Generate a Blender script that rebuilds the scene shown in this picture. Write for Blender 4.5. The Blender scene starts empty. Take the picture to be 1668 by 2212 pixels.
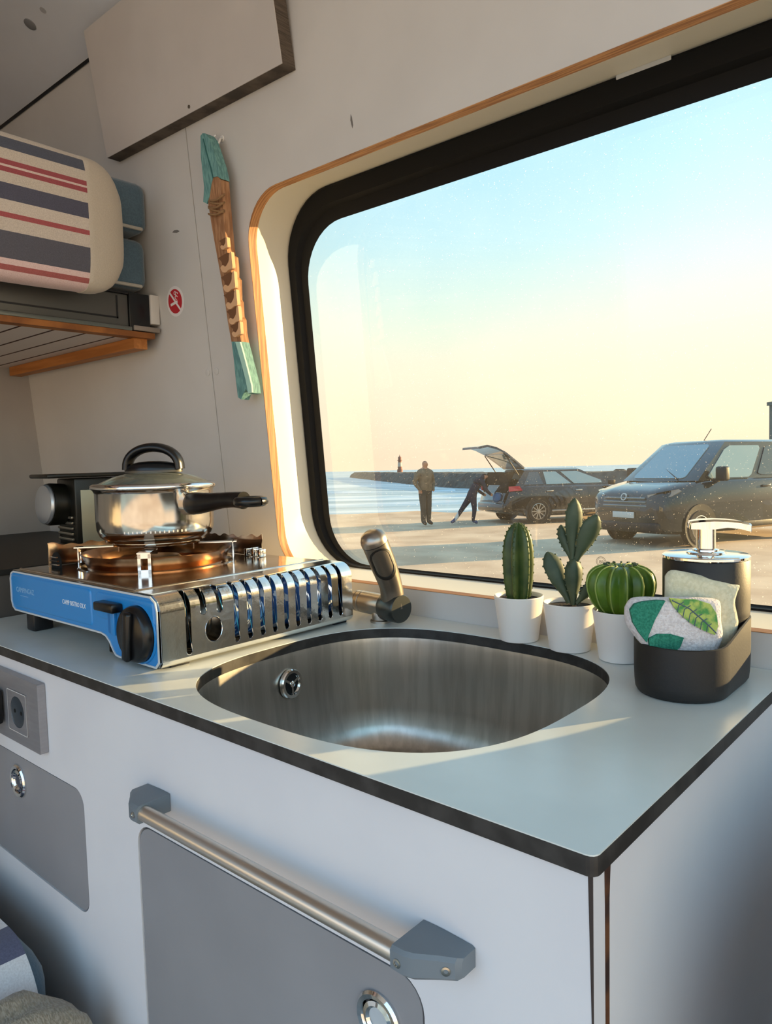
import bpy, bmesh, math, random
from mathutils import Vector, Matrix
from math import sin, cos, pi, radians, sqrt
random.seed(4)
scene = bpy.context.scene
COL = scene.collection
V = Vector

# ------------------------------------------------------------------ camera
FPX, CXP, CYP = 1598.0, 834.0, 1106.0
yaw, pitch, roll = radians(41.228), radians(4.114), radians(-1.493)
FW = V((-sin(yaw)*cos(pitch), cos(yaw)*cos(pitch), -sin(pitch)))
RT = V((cos(yaw), sin(yaw), 0.0)); UPV = RT.cross(FW)
RT, UPV = RT*cos(roll)+UPV*sin(roll), -RT*sin(roll)+UPV*cos(roll)
CAM = V((0.178, -0.373, 1.125))
cd = bpy.data.cameras.new('camera'); co = bpy.data.objects.new('camera', cd); COL.objects.link(co)
cd.sensor_fit = 'HORIZONTAL'; cd.sensor_width = 36.0; cd.lens = 36.0*FPX/1668.0
cd.clip_start = 0.02; cd.clip_end = 6000
m = Matrix((RT, UPV, -FW)).transposed().to_4x4(); m.translation = CAM
co.matrix_world = m
scene.camera = co

# ------------------------------------------------------------------ light: low sun + evening sky
SUN = V((0.53, 0.85, 0.167)).normalized()
EXPOSURE = 0.10
scene.view_settings.view_transform = 'Standard'
scene.view_settings.look = 'None'
scene.view_settings.gamma = 1.0
scene.view_settings.use_curve_mapping = False
scene.view_settings.exposure = EXPOSURE
scene.cycles.max_bounces = 14
scene.cycles.transparent_max_bounces = 16
scene.cycles.sample_clamp_indirect = 4.0

def lin(h):
    h = h.lstrip('#'); o = []
    for i in (0, 2, 4):
        v = int(h[i:i+2], 16)/255.0
        o.append(v/12.92 if v <= 0.04045 else ((v+0.055)/1.055)**2.4)
    return (o[0], o[1], o[2], 1.0)

SKY_STRENGTH = 2.7
SUN_STRENGTH = 26.0
w = bpy.data.worlds.new('evening_sky'); scene.world = w; w.use_nodes = True
nt = w.node_tree; N = nt.nodes; L = nt.links; N.clear()
out = N.new('ShaderNodeOutputWorld'); bg = N.new('ShaderNodeBackground')
tc = N.new('ShaderNodeTexCoord'); sx = N.new('ShaderNodeSeparateXYZ')
L.new(tc.outputs['Generated'], sx.inputs[0])
mr = N.new('ShaderNodeMapRange'); mr.inputs['From Min'].default_value = 0.0; mr.inputs['From Max'].default_value = 1.0
L.new(sx.outputs['Z'], mr.inputs['Value'])
rp = N.new('ShaderNodeValToRGB'); L.new(mr.outputs[0], rp.inputs[0])
els = [(0.0, '#efd2b6'), (0.05, '#f3dcc0'), (0.11, '#efe2c9'), (0.18, '#dbe6d6'), (0.27, '#bedfe6'), (0.40, '#a0d3ee'), (0.65, '#93c6ea'), (1.0, '#86b8e2')]
e = rp.color_ramp.elements
e[0].position = els[0][0]; e[0].color = lin(els[0][1]); e[1].position = 1.0; e[1].color = lin(els[-1][1])
for p_, c_ in els[1:-1]:
    k = e.new(p_); k.color = lin(c_)
dot = N.new('ShaderNodeVectorMath'); dot.operation = 'DOT_PRODUCT'
L.new(tc.outputs['Generated'], dot.inputs[0]); dot.inputs[1].default_value = SUN
g = N.new('ShaderNodeMapRange'); g.inputs['From Min'].default_value = 0.35; g.inputs['From Max'].default_value = 1.0; g.interpolation_type = 'SMOOTHSTEP'
L.new(dot.outputs['Value'], g.inputs['Value'])
mx = N.new('ShaderNodeMix'); mx.data_type = 'RGBA'; mx.blend_type = 'ADD'; mx.inputs['B'].default_value = (0.22, 0.15, 0.05, 1)
L.new(g.outputs[0], mx.inputs['Factor'])
# away from the sun the horizon glow gives way to blue
rc = N.new('ShaderNodeValToRGB'); L.new(mr.outputs[0], rc.inputs[0])
rc.color_ramp.elements[0].color = lin('#b4c2d4'); rc.color_ramp.elements[1].color = lin('#86b8e2')
k = rc.color_ramp.elements.new(0.3); k.color = lin('#a8cbe6')
dh = N.new('ShaderNodeVectorMath'); dh.operation = 'DOT_PRODUCT'; L.new(tc.outputs['Generated'], dh.inputs[0]); dh.inputs[1].default_value = V((SUN.x, SUN.y, 0)).normalized()
fh = N.new('ShaderNodeMapRange'); fh.inputs['From Min'].default_value = -0.55; fh.inputs['From Max'].default_value = 0.10; fh.interpolation_type = 'SMOOTHSTEP'; L.new(dh.outputs['Value'], fh.inputs['Value'])
mh = N.new('ShaderNodeMix'); mh.data_type = 'RGBA'; L.new(fh.outputs[0], mh.inputs['Factor']); L.new(rc.outputs[0], mh.inputs['A']); L.new(rp.outputs[0], mh.inputs['B'])
L.new(mh.outputs['Result'], mx.inputs['A'])
L.new(mx.outputs['Result'], bg.inputs[0]); bg.inputs[1].default_value = SKY_STRENGTH
L.new(bg.outputs[0], out.inputs[0])
sd = bpy.data.lights.new('sun', 'SUN'); so = bpy.data.objects.new('sun', sd); COL.objects.link(so)
sd.energy = SUN_STRENGTH; sd.angle = radians(0.6); sd.color = (1.0, 0.67, 0.31)
so.rotation_euler = SUN.to_track_quat('Z', 'Y').to_euler(); so.location = (3, 5, 4)

# ------------------------------------------------------------------ pixel helpers (a pixel gives a direction only)
def ray(px, py): return FW + RT*((px-CXP)/FPX) - UPV*((py-CYP)/FPX)
def onz(px, py, z): d = ray(px, py); return CAM + d*((z-CAM.z)/d.z)
def ony(px, py, y): d = ray(px, py); return CAM + d*((y-CAM.y)/d.y)
def onx(px, py, x): d = ray(px, py); return CAM + d*((x-CAM.x)/d.x)
LEAN = -0.082
def yw(z): return 0.440 + LEAN*(z-0.9)          # inner wall face
def yg(z): return 0.571 + LEAN*(z-0.938)        # glass
ZC = 0.9

# ------------------------------------------------------------------ materials
MATS = {}
def mat(name, col, rough=0.5, metal=0.0, col2=None, scale=30.0, bump=0.0, bscale=None, stretch=None, coat=0.0, trans=0.0, spec=0.5, ior=1.45, emit=None, lo=0.4, hi=0.6, aniso=0.0, sheen=0.0, detail=4.0, sss=0.0):
    if name in MATS: return MATS[name]
    mt = bpy.data.materials.new(name); mt.use_nodes = True
    nt = mt.node_tree; N = nt.nodes; L = nt.links
    b = N['Principled BSDF']
    c = lin(col) if isinstance(col, str) else (*col, 1)
    b.inputs['Base Color'].default_value = c
    b.inputs['Roughness'].default_value = rough; b.inputs['Metallic'].default_value = metal
    b.inputs['Coat Weight'].default_value = coat; b.inputs['Transmission Weight'].default_value = trans
    b.inputs['Specular IOR Level'].default_value = spec; b.inputs['IOR'].default_value = ior
    b.inputs['Anisotropic'].default_value = aniso
    b.inputs['Coat Roughness'].default_value = 0.3 if name.startswith('worktop') else 0.03
    b.inputs['Sheen Weight'].default_value = sheen
    if sss: b.inputs['Subsurface Weight'].default_value = sss; b.inputs['Subsurface Radius'].default_value = (0.01, 0.006, 0.003)
    tcn = None
    def coords():
        nonlocal tcn
        if tcn is None:
            t = N.new('ShaderNodeTexCoord'); mp = N.new('ShaderNodeMapping'); L.new(t.outputs['Object'], mp.inputs[0])
            if stretch: mp.inputs['Scale'].default_value = stretch
            tcn = mp
        return tcn.outputs[0]
    nz = N.new('ShaderNodeTexNoise'); nz.inputs['Scale'].default_value = scale; nz.inputs['Detail'].default_value = detail
    L.new(coords(), nz.inputs['Vector'])
    if col2:
        r = N.new('ShaderNodeValToRGB'); L.new(nz.outputs['Fac'], r.inputs[0])
        r.color_ramp.elements[0].position = lo; r.color_ramp.elements[1].position = hi
        r.color_ramp.elements[0].color = c; r.color_ramp.elements[1].color = lin(col2)
        L.new(r.outputs[0], b.inputs['Base Color'])
    if bump:
        n2 = nz
        if bscale:
            n2 = N.new('ShaderNodeTexNoise'); n2.inputs['Scale'].default_value = bscale; n2.inputs['Detail'].default_value = detail; L.new(coords(), n2.inputs['Vector'])
        bp = N.new('ShaderNodeBump'); bp.inputs['Strength'].default_value = bump; bp.inputs['Distance'].default_value = 0.002
        L.new(n2.outputs['Fac'], bp.inputs['Height']); L.new(bp.outputs[0], b.inputs['Normal'])
    if emit: b.inputs['Emission Color'].default_value = lin(emit[0]); b.inputs['Emission Strength'].default_value = emit[1]
    MATS[name] = mt
    return mt
def nodes_of(mt): return mt.node_tree.nodes, mt.node_tree.links, mt.node_tree.nodes['Principled BSDF']
def mstripes(name, axis, bands, rough=0.9, weave=600, off=0.0):
    """woven cloth with bands: list of (start, colour) along an object axis"""
    mt = mat(name, '#cccccc', rough, sheen=0.2)
    N, L, b = nodes_of(mt)
    t = N.new('ShaderNodeTexCoord'); s = N.new('ShaderNodeSeparateXYZ'); L.new(t.outputs['Object'], s.inputs[0])
    a = [bands[0][0], bands[-1][0]+0.001]
    mr = N.new('ShaderNodeMapRange'); mr.inputs['From Min'].default_value = a[0]; mr.inputs['From Max'].default_value = a[1]
    L.new(s.outputs[axis], mr.inputs['Value'])
    r = N.new('ShaderNodeValToRGB'); r.color_ramp.interpolation = 'CONSTANT'; L.new(mr.outputs[0], r.inputs[0])
    el = r.color_ramp.elements
    el[0].position = 0; el[0].color = lin(bands[0][1])
    el[1].position = (bands[-1][0]-a[0])/(a[1]-a[0]); el[1].color = lin(bands[-1][1])
    for p, c in bands[1:-1]:
        k = el.new((p-a[0])/(a[1]-a[0])); k.color = lin(c)
    nz = N.new('ShaderNodeTexNoise'); nz.inputs['Scale'].default_value = weave; L.new(t.outputs['Object'], nz.inputs['Vector'])
    m2 = N.new('ShaderNodeMix'); m2.data_type = 'RGBA'; m2.blend_type = 'OVERLAY'; m2.inputs['Factor'].default_value = 0.35
    L.new(r.outputs[0], m2.inputs['A']); L.new(nz.outputs['Fac'], m2.inputs['B']); L.new(m2.outputs['Result'], b.inputs['Base Color'])
    bp = N.new('ShaderNodeBump'); bp.inputs['Strength'].default_value = 0.3; bp.inputs['Distance'].default_value = 0.001
    L.new(nz.outputs['Fac'], bp.inputs['Height']); L.new(bp.outputs[0], b.inputs['Normal'])
    return mt

# ------------------------------------------------------------------ object helpers
ORG = {}
def tag(o, label=None, cat=None, group=None, kind=None):
    if label: o['label'] = label
    if cat: o['category'] = cat
    if group: o['group'] = group
    if kind: o['kind'] = kind
    return o
def thing(name, label, cat, loc=(0, 0, 0), rotz=0.0, group=None, matrix=None, kind=None):
    o = bpy.data.objects.new(name, None); COL.objects.link(o); o.empty_display_size = 0.05
    if matrix is not None: o.matrix_world = matrix
    else:
        o.location = loc; o.rotation_euler = (0, 0, rotz)
    ORG[o.name] = V(loc) if matrix is None else None
    tag(o, label, cat, group, kind)
    return o
def mk(name, bm, mt, parent=None, world=True, smooth=35, label=None, recalc=True):
    """bmesh -> one mesh object; vertices authored in world space unless world=False (then local to the parent)"""
    if recalc: bmesh.ops.recalc_face_normals(bm, faces=bm.faces)
    org = V((0, 0, 0))
    if parent is not None and world: org = ORG[parent.name]
    if parent is None and world:
        # object origin at the base centre of its bounds
        lo = V((min(v.co[i] for v in bm.verts) for i in range(3))); hi = V((max(v.co[i] for v in bm.verts) for i in range(3)))
        org = V(((lo.x+hi.x)/2, (lo.y+hi.y)/2, lo.z))
    if org.length: bmesh.ops.translate(bm, vec=-org, verts=bm.verts)
    me = bpy.data.meshes.new(name); bm.to_mesh(me); bm.free()
    for q in (mt if isinstance(mt, (list, tuple)) else [mt]): me.materials.append(q)
    if smooth:
        me.shade_smooth(); me.set_sharp_from_angle(angle=radians(smooth))
    o = bpy.data.objects.new(name, me); COL.objects.link(o)
    if parent is not None:
        o.parent = parent; ORG[o.name] = org if world else None
    else:
        o.location = org; ORG[o.name] = org
    if label: o['label'] = label
    return o
def BM(): return bmesh.new()
def add_box(bm, c, s, bev=0.0, seg=2, rot=None):
    """centre, full size"""
    r = bmesh.ops.create_cube(bm, size=1.0)
    vs = r['verts']
    for v in vs: v.co = V((v.co.x*s[0], v.co.y*s[1], v.co.z*s[2]))
    if bev:
        es = list({e for v in vs for e in v.link_edges})
        rr = bmesh.ops.bevel(bm, geom=es, offset=bev, segments=seg, affect='EDGES', profile=0.5)
        vs = list({v for f in rr['faces'] for v in f.verts} | {v for v in vs if v.is_valid})
    M = (rot.to_4x4() if rot is not None else Matrix.Identity(4)); M.translation = V(c)
    bmesh.ops.transform(bm, matrix=M, verts=vs)
    return vs
def boxw(lo, hi, bev=0.0, seg=2):
    bm = BM(); lo = V(lo); hi = V(hi); add_box(bm, (lo+hi)/2, hi-lo, bev, seg); return bm
def frame_for(d):
    d = d.normalized(); a = V((0, 0, 1)) if abs(d.z) < 0.95 else V((1, 0, 0))
    u = a.cross(d).normalized(); return u, d.cross(u)
def add_tube(bm, pts, rad, seg=12, cap=True, flat=1.0, up=None):
    pts = [V(p) for p in pts]; n = len(pts)
    if not isinstance(rad, (list, tuple)): rad = [rad]*n
    rings = []; pu = None
    for i, p in enumerate(pts):
        d = (pts[min(i+1, n-1)]-pts[max(i-1, 0)]).normalized()
        if up is not None: u = V(up)
        elif pu is not None: u = pu
        else: u, _ = frame_for(d)
        u = (u - d*u.dot(d)).normalized(); v = d.cross(u); pu = u
        rings.append([bm.verts.new(p + (u*cos(2*pi*k/seg) + v*sin(2*pi*k/seg)*flat)*rad[i]) for k in range(seg)])
    for a, b in zip(rings, rings[1:]):
        for k in range(seg): bm.faces.new((a[k], a[(k+1) % seg], b[(k+1) % seg], b[k]))
    if cap:
        bm.faces.new(rings[0][::-1]); bm.faces.new(rings[-1])
    return rings
def tube(pts, rad, seg=12, **k): bm = BM(); add_tube(bm, pts, rad, seg, **k); return bm
def add_lathe(bm, prof, seg=32, M=None, cap=False, rfun=None):
    """profile (r, z) about local Z, then matrix M"""
    rings = []; new = []
    for r, z in prof:
        if r < 1e-6: v = bm.verts.new((0, 0, z)); rings.append([v]); new.append(v)
        else:
            ring = []
            for k in range(seg):
                t = 2*pi*k/seg; rr = r*(rfun(t, z) if rfun else 1.0)
                v = bm.verts.new((rr*cos(t), rr*sin(t), z)); ring.append(v); new.append(v)
            rings.append(ring)
    for a, b in zip(rings, rings[1:]):
        if len(a) == 1 and len(b) == 1: continue
        if len(a) == 1:
            for k in range(seg): bm.faces.new((a[0], b[k], b[(k+1) % seg]))
        elif len(b) == 1:
            for k in range(seg): bm.faces.new((a[k], a[(k+1) % seg], b[0]))
        else:
            for k in range(seg): bm.faces.new((a[k], a[(k+1) % seg], b[(k+1) % seg], b[k]))
    if cap:
        for rg in (rings[0], rings[-1]):
            if len(rg) > 2: bm.faces.new(rg)
    if M is not None: bmesh.ops.transform(bm, matrix=M, verts=new)
    return new
def lathe(prof, seg=32, M=None, **k): bm = BM(); add_lathe(bm, prof, seg, M, **k); return bm
def TR(x, y, z): return Matrix.Translation((x, y, z))
def axis_m(p, d, up=None):
    """matrix with local Z along d at p"""
    d = V(d).normalized()
    if up is None: u, v = frame_for(d)
    else:
        v = V(up); v = (v-d*v.dot(d)).normalized(); u = v.cross(d)
    M = Matrix((u, v, d)).transposed().to_4x4(); M.translation = V(p); return M
def rrect(x0, x1, z0, z1, r, n=8):
    """rounded rectangle outline, counter clockwise; r one value or (bl, br, tr, tl)"""
    if not isinstance(r, (list, tuple)): r = (r, r, r, r)
    o = []
    for (cx, cz, rr, a0) in ((x0+r[0], z0+r[0], r[0], pi), (x1-r[1], z0+r[1], r[1], 1.5*pi), (x1-r[2], z1-r[2], r[2], 0), (x0+r[3], z1-r[3], r[3], .5*pi)):
        for k in range(n+1):
            a = a0+.5*pi*k/n; o.append((cx+rr*cos(a), cz+rr*sin(a)))
    return o
def add_plate(bm, outer, holes, t, fn):
    """flat plate with holes; fn(u, v, d) -> world point, d in 0..t"""
    loops = [outer]+list(holes)
    tops = []; es = []
    for lp in loops:
        vs = [bm.verts.new(fn(u, v, 0.0)) for u, v in lp]; tops.append(vs)
        for i in range(len(vs)): es.append(bm.edges.new((vs[i], vs[(i+1) % len(vs)])))
    r = bmesh.ops.triangle_fill(bm, use_beauty=True, use_dissolve=False, edges=es)
    fs = [g for g in r['geom'] if isinstance(g, bmesh.types.BMFace)]
    if t:
        mp = {}
        for vs, lp in zip(tops, loops):
            for v, (a, b) in zip(vs, lp): mp[v] = bm.verts.new(fn(a, b, t))
        for f in fs: bm.faces.new([mp[v] for v in reversed(f.verts)])
        for vs in tops:
            for i in range(len(vs)):
                a, b = vs[i], vs[(i+1) % len(vs)]
                bm.faces.new((a, mp[a], mp[b], b))
    return fs
def plate(outer, holes, t, fn): bm = BM(); add_plate(bm, outer, holes, t, fn); return bm
def add_loft(bm, rings, close=True, caps=False):
    vr = [[bm.verts.new(p) for p in r] for r in rings]
    n = len(vr[0])
    for a, b in zip(vr, vr[1:]):
        for k in range(n if close else n-1): bm.faces.new((a[k], a[(k+1) % n], b[(k+1) % n], b[k]))
    if caps: bm.faces.new(vr[0][::-1]); bm.faces.new(vr[-1])
    return vr
def loft(rings, **k): bm = BM(); add_loft(bm, rings, **k); return bm
def text_mesh(name, s, size, M, mt, parent, depth=0.0002, world=True, align='LEFT', sx=1.0):
    cu = bpy.data.curves.new(name, 'FONT'); cu.body = s; cu.size = size; cu.extrude = depth; cu.align_x = align; cu.resolution_u = 2
    o = bpy.data.objects.new(name, cu); COL.objects.link(o)
    dg = bpy.context.evaluated_depsgraph_get(); me = bpy.data.meshes.new_from_object(o.evaluated_get(dg))
    bpy.data.objects.remove(o); bm = BM(); bm.from_mesh(me); bpy.data.meshes.remove(me)
    bmesh.ops.transform(bm, matrix=M @ Matrix.Diagonal((sx, 1, 1, 1)), verts=bm.verts)
    return mk(name, bm, mt, parent, world=world, smooth=0)
def smooth_path(pts, n=6):
    """Catmull-Rom through points"""
    pts = [V(p) for p in pts]; o = []
    for i in range(len(pts)-1):
        p0 = pts[max(i-1, 0)]; p1 = pts[i]; p2 = pts[i+1]; p3 = pts[min(i+2, len(pts)-1)]
        for k in range(n):
            t = k/n
            o.append(0.5*((2*p1)+(p2-p0)*t+(2*p0-5*p1+4*p2-p3)*t*t+(3*p1-p0-3*p2+p3)*t**3))
    o.append(pts[-1]); return o
def interp(ps, t):
    """piecewise linear list of (t, v)"""
    if t <= ps[0][0]: return ps[0][1]
    for (a, x), (b, y) in zip(ps, ps[1:]):
        if t <= b: return x+(y-x)*(t-a)/(b-a)
    return ps[-1][1]
def copy_tree(o, parent=None):
    c = o.copy(); COL.objects.link(c); c.parent = parent
    for ch in [x for x in bpy.data.objects if x.parent == o]: copy_tree(ch, c)
    return c

# ------------------------------------------------------------------ shared materials
M_WALL = mat('wall_laminate', '#c9c5c1', 0.45, col2='#c4c0bc', scale=6, bump=0.03, bscale=260)
M_CEIL = mat('ceiling_laminate', '#d3d6de', 0.5, col2='#cdd0d8', scale=5)
M_LINER = mat('window_liner', '#dcd8cc', 0.35)
M_PLY = mat('plywood_edge', '#b98552', 0.6, col2='#8a5a33', scale=14, stretch=(1.2, 30, 1.2), bump=0.15)
M_PLYG = mat('plywood_edge_grey', '#5d5145', 0.65, col2='#3e352d', scale=16, stretch=(2, 2, 60))
M_BLACK = mat('black_rubber', '#0c0d10', 0.45)
M_BLACKG = mat('black_plastic', '#0d0d0f', 0.28)
M_DARK = mat('dark_void', '#0a0a0a', 0.9)
M_CHROME = mat('chrome', '#e6e6e6', 0.09, 1.0, bump=0.02, scale=40)
M_CHROMEB = mat('chrome_bright', '#eeeeee', 0.05, 1.0)
M_STEEL = mat('brushed_steel', '#a9a49c', 0.30, 1.0, col2='#8f8a83', scale=60, stretch=(1, 1, 0.04), bump=0.04)
M_WORK = mat('worktop_laminate', '#d3d8d5', 0.26, col2='#ccd1ce', scale=8, coat=0.35, spec=0.6)
M_CORE = mat('worktop_black_core', '#24211f', 0.55, col2='#353230', scale=45)
M_CAB = mat('cabinet_white', '#d4d3d6', 0.42, col2='#cfced2', scale=6)
M_CABGAP = mat('cabinet_gap', '#2b2623', 0.8)
M_DOOR = mat('door_grey', '#8b8a8d', 0.4, col2='#868588', scale=6)
M_GREYPL = mat('grey_plastic', '#6b737a', 0.45)
M_WHITE = mat('white_ceramic', '#e9e3dc', 0.35, sss=0.05)
M_SCREW = mat('screw_steel', '#b9b6ae', 0.25, 1.0)
# ================================================================== THE SETTING
def wfn(off=0.0):
    return lambda x, z, d: (x, yw(z)+d+off, z)
def gfn(off=0.0):
    return lambda x, z, d: (x, yg(z)+d+off, z)
OPEN = rrect(-0.768, 0.109, 0.938, 1.541, (0.07, 0.07, 0.075, 0.075), 10)
FR_O = rrect(-0.811, 0.255, 0.936, 1.572, (0.10, 0.10, 0.105, 0.105), 10)
FR_I = rrect(-0.779, 0.225, 0.9405, 1.520, (0.085, 0.085, 0.09, 0.09), 10)
wall = thing('wall_back', None, None, (-0.3, 0.44, 0), kind='structure')
ZTOP = 1.882
mk('panel', plate([(-0.8985, 0), (1.15, 0), (1.15, ZTOP), (-0.8985, ZTOP)], [OPEN], 0.015, wfn()), M_WALL, wall, smooth=0)
mk('panel', plate([(-1.62, 0), (-0.9005, 0), (-0.9005, ZTOP), (-1.62, ZTOP)], [], 0.015, wfn()), M_WALL, wall, smooth=0)
mk('seam_backing', plate([(-0.94, 0), (-0.86, 0), (-0.86, ZTOP), (-0.94, ZTOP)], [], 0.004, wfn(0.0155)), M_DARK, wall, smooth=0)
for sx_, sz_ in ((-0.9125, 1.283), (-0.8865, 1.283)):
    M = axis_m((sx_, yw(sz_)-0.0003, sz_), (0, -1, LEAN))
    mk('screw_cap', lathe([(0.0062, 0), (0.0062, 0.0006), (0.0048, 0.0010), (0.0, 0.0010)], 20, M), M_WALL, wall)
# scuffs in the laminate
M_SCUFF = mat('laminate_chip', '#6f6a66', 0.8)
for (px, py, a, b) in ((380, 500, 0.011, 0.003), (760, 262, 0.002, 0.009)):
    d = ray(px, py); t = (0.440+LEAN*(CAM.z-0.9)-CAM.y)/(d.y-LEAN*d.z); p = CAM+d*t
    out_ = [(-a, 0.2*b), (-0.3*a, b), (0.5*a, 0.5*b), (a, -0.6*b), (0.2*a, -b), (-0.5*a, -0.4*b)]
    mk('laminate_chip', plate([(p.x+u, p.z+v) for u, v in out_], [], 0.0004, wfn(-0.0004)), M_SCUFF, wall, smooth=0)
# plywood edge of the cut-out
def ring_of(o, fn, d): return [fn(x, z, d) for x, z in o]
TRM = rrect(-0.7672, 0.1082, 0.9388, 1.5402, (0.07, 0.07, 0.075, 0.075), 10)
trim = mk('trim_1', loft([ring_of(OPEN, wfn(), -0.0005), ring_of(TRM, wfn(), -0.0005), ring_of(TRM, wfn(), 0.0156), ring_of(OPEN, wfn(), 0.0156)]), M_PLY, None, smooth=60)
tag(trim, kind='structure')
N_, L_, b_ = nodes_of(M_PLY)
# window
win = thing('window_1', None, None, (-0.3, 0.55, 0.936), kind='structure')
mid = lambda k: [(a[0]+(b[0]-a[0])*k, a[1]+(b[1]-a[1])*k) for a, b in zip(FR_O, FR_I)]
lo_ = [ring_of(OPEN, wfn(), 0.0155)]
for k in (0.2, 0.5, 0.8, 1.0):
    ww = sin(k*pi/2)**0.8
    lo_.append([((a[0]+(b[0]-a[0])*ww), (yw(a[1])+0.0155)*(1-k)+(yg(b[1])-0.012)*k, a[1]+(b[1]-a[1])*ww) for a, b in zip(OPEN, FR_O)])
mk('liner', loft(lo_), M_LINER, win, smooth=60)
mk('gasket', loft([ring_of(FR_O, gfn(), -0.0122), ring_of(mid(0.10), gfn(), -0.0165), ring_of(mid(0.55), gfn(), -0.0150), ring_of(mid(0.62), gfn(), -0.0035), ring_of(mid(1.0), gfn(), -0.0005)]), mat('window_gasket', '#0b0c10', 0.6, spec=0.25), win, smooth=30)
mk('frit_band', loft([ring_of(mid(0.4), gfn(), -0.0002), ring_of(FR_I, gfn(), -0.0002)]), M_BLACK, win, smooth=0)
# glass: thin tinted pane with salt and dust on it
gm = bpy.data.materials.new('window_glass'); gm.use_nodes = True
nt = gm.node_tree; N = nt.nodes; L = nt.links; N.clear()
o_ = N.new('ShaderNodeOutputMaterial'); tr = N.new('ShaderNodeBsdfTransparent'); tr.inputs[0].default_value = (0.415, 0.44, 0.435, 1)
gl = N.new('ShaderNodeBsdfGlossy'); gl.inputs['Roughness'].default_value = 0.01
fr = N.new('ShaderNodeFresnel'); fr.inputs[0].default_value = 1.30
m1 = N.new('ShaderNodeMixShader'); L.new(fr.outputs[0], m1.inputs[0]); L.new(tr.outputs[0], m1.inputs[1]); L.new(gl.outputs[0], m1.inputs[2])
tl = N.new('ShaderNodeBsdfTranslucent'); tl.inputs[0].default_value = (0.85, 0.84, 0.80, 1)
t = N.new('ShaderNodeTexCoord')
n1 = N.new('ShaderNodeTexNoise'); n1.inputs['Scale'].default_value = 620; n1.inputs['Detail'].default_value = 2; L.new(t.outputs['Object'], n1.inputs['Vector'])
r1 = N.new('ShaderNodeMapRange'); r1.inputs['From Min'].default_value = 0.69; r1.inputs['From Max'].default_value = 0.76; r1.inputs['To Max'].default_value = 0.20; L.new(n1.outputs['Fac'], r1.inputs['Value'])
n2 = N.new('ShaderNodeTexNoise'); n2.inputs['Scale'].default_value = 6; n2.inputs['Detail'].default_value = 5; L.new(t.outputs['Object'], n2.inputs['Vector'])
r2 = N.new('ShaderNodeMapRange'); r2.inputs['From Min'].default_value = 0.35; r2.inputs['From Max'].default_value = 0.75; r2.inputs['To Min'].default_value = 0.004; r2.inputs['To Max'].default_value = 0.016; L.new(n2.outputs['Fac'], r2.inputs['Value'])
ad = N.new('ShaderNodeMath'); ad.operation = 'ADD'; L.new(r1.outputs[0], ad.inputs[0]); L.new(r2.outputs[0], ad.inputs[1])
m2 = N.new('ShaderNodeMixShader'); L.new(ad.outputs[0], m2.inputs[0]); L.new(m1.outputs[0], m2.inputs[1]); L.new(tl.outputs[0], m2.inputs[2])
L.new(m2.outputs[0], o_.inputs[0])
GLASS_IN = rrect(-0.800, 0.245, 0.937, 1.56, 0.09, 10)
pane = mk('pane', plate(GLASS_IN, [], 0.0, gfn()), gm, win, smooth=0)
# print on the glass (seen from its back) and the sticker on the frame
M_INK = mat('glass_print', '#4a3f39', 0.7)
p = V((-0.260, yg(0.978)-0.0006, 0.978))
MG = Matrix(((1, 0, 0, p.x), (0, LEAN, -1, p.y), (0, 1, LEAN, p.z), (0, 0, 0, 1)))
bm = BM()
for r0 in (0.0072, 0.0056):
    a = [(r0*cos(2*pi*k/40), r0*sin(2*pi*k/40)) for k in range(40)]; b = [(x*0.92, y*0.92) for x, y in a]
    add_loft(bm, [[MG @ V((x, y, 0)) for x, y in a], [MG @ V((x, y, 0)) for x, y in b]])
mk('glass_mark_ring', bm, M_INK, win, smooth=0)
text_mesh('glass_mark_letters', 'BR', 0.0062, MG @ TR(0.0005, -0.0022, 0), M_INK, win, depth=0.0, align='CENTER')
bm = BM(); rl = random.Random(5)
for i, (x0, n) in enumerate(((-0.004, 3), (-0.0125, 7), (-0.0125, 6), (-0.0120, 5))):      # unreadably small print: short strokes only
    for k in range(n):
        x = x0+0.0017*k; add_box(bm, MG @ V((x, -0.0115-0.0046*i, 0)), (0.0012, 0.0002, 0.0010+0.0006*rl.random()))
mk('glass_mark_print', bm, M_INK, win, smooth=0)
mk('frame_sticker', plate(rrect(-0.208, -0.143, 1.5665, 1.5715, 0.0008, 2), [], 0.0006, gfn(-0.0172)), mat('sticker_white', '#c9ccd2', 0.5), win, smooth=0)

# ceiling: flat liner sweeping down to the wall
prof = [(0.3595, 1.883), (0.335, 1.900), (0.300, 1.922), (0.22, 1.965), (0.10, 2.005), (-0.10, 2.035), (-0.45, 2.045), (-1.36, 2.045)]
bm = BM(); rings = []
for (y, z) in prof: rings.append([(-1.62, y, z), (1.15, y, z), (1.15, y, z+0.02), (-1.62, y, z+0.02)])
add_loft(bm, rings, caps=True)
ceil = mk('ceiling', bm, M_CEIL, None, smooth=40); tag(ceil, kind='structure')
mk('seam_strip', loft([[(-1.62, 0.3592, 1.8795), (1.15, 0.3592, 1.8795), (1.15, 0.3560, 1.8838), (-1.62, 0.3560, 1.8838)], [(-1.62, 0.3575, 1.8780), (1.15, 0.3575, 1.8780), (1.15, 0.3545, 1.8825), (-1.62, 0.3545, 1.8825)]], caps=True), M_BLACK, ceil, smooth=0)
p = onz(65, 52, 1.955); M = axis_m((p.x, 0.2375, 1.9560), (0, -0.45, -1))
d = ray(65, 52); k_ = (0.22-0.300); s_ = (1.965-1.922)/k_
t_ = (1.922+s_*(CAM.y-0.300)-CAM.z)/(d.z-s_*d.y); p = CAM+d*t_
M = axis_m(p, (0, -0.475, -0.88))
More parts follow.
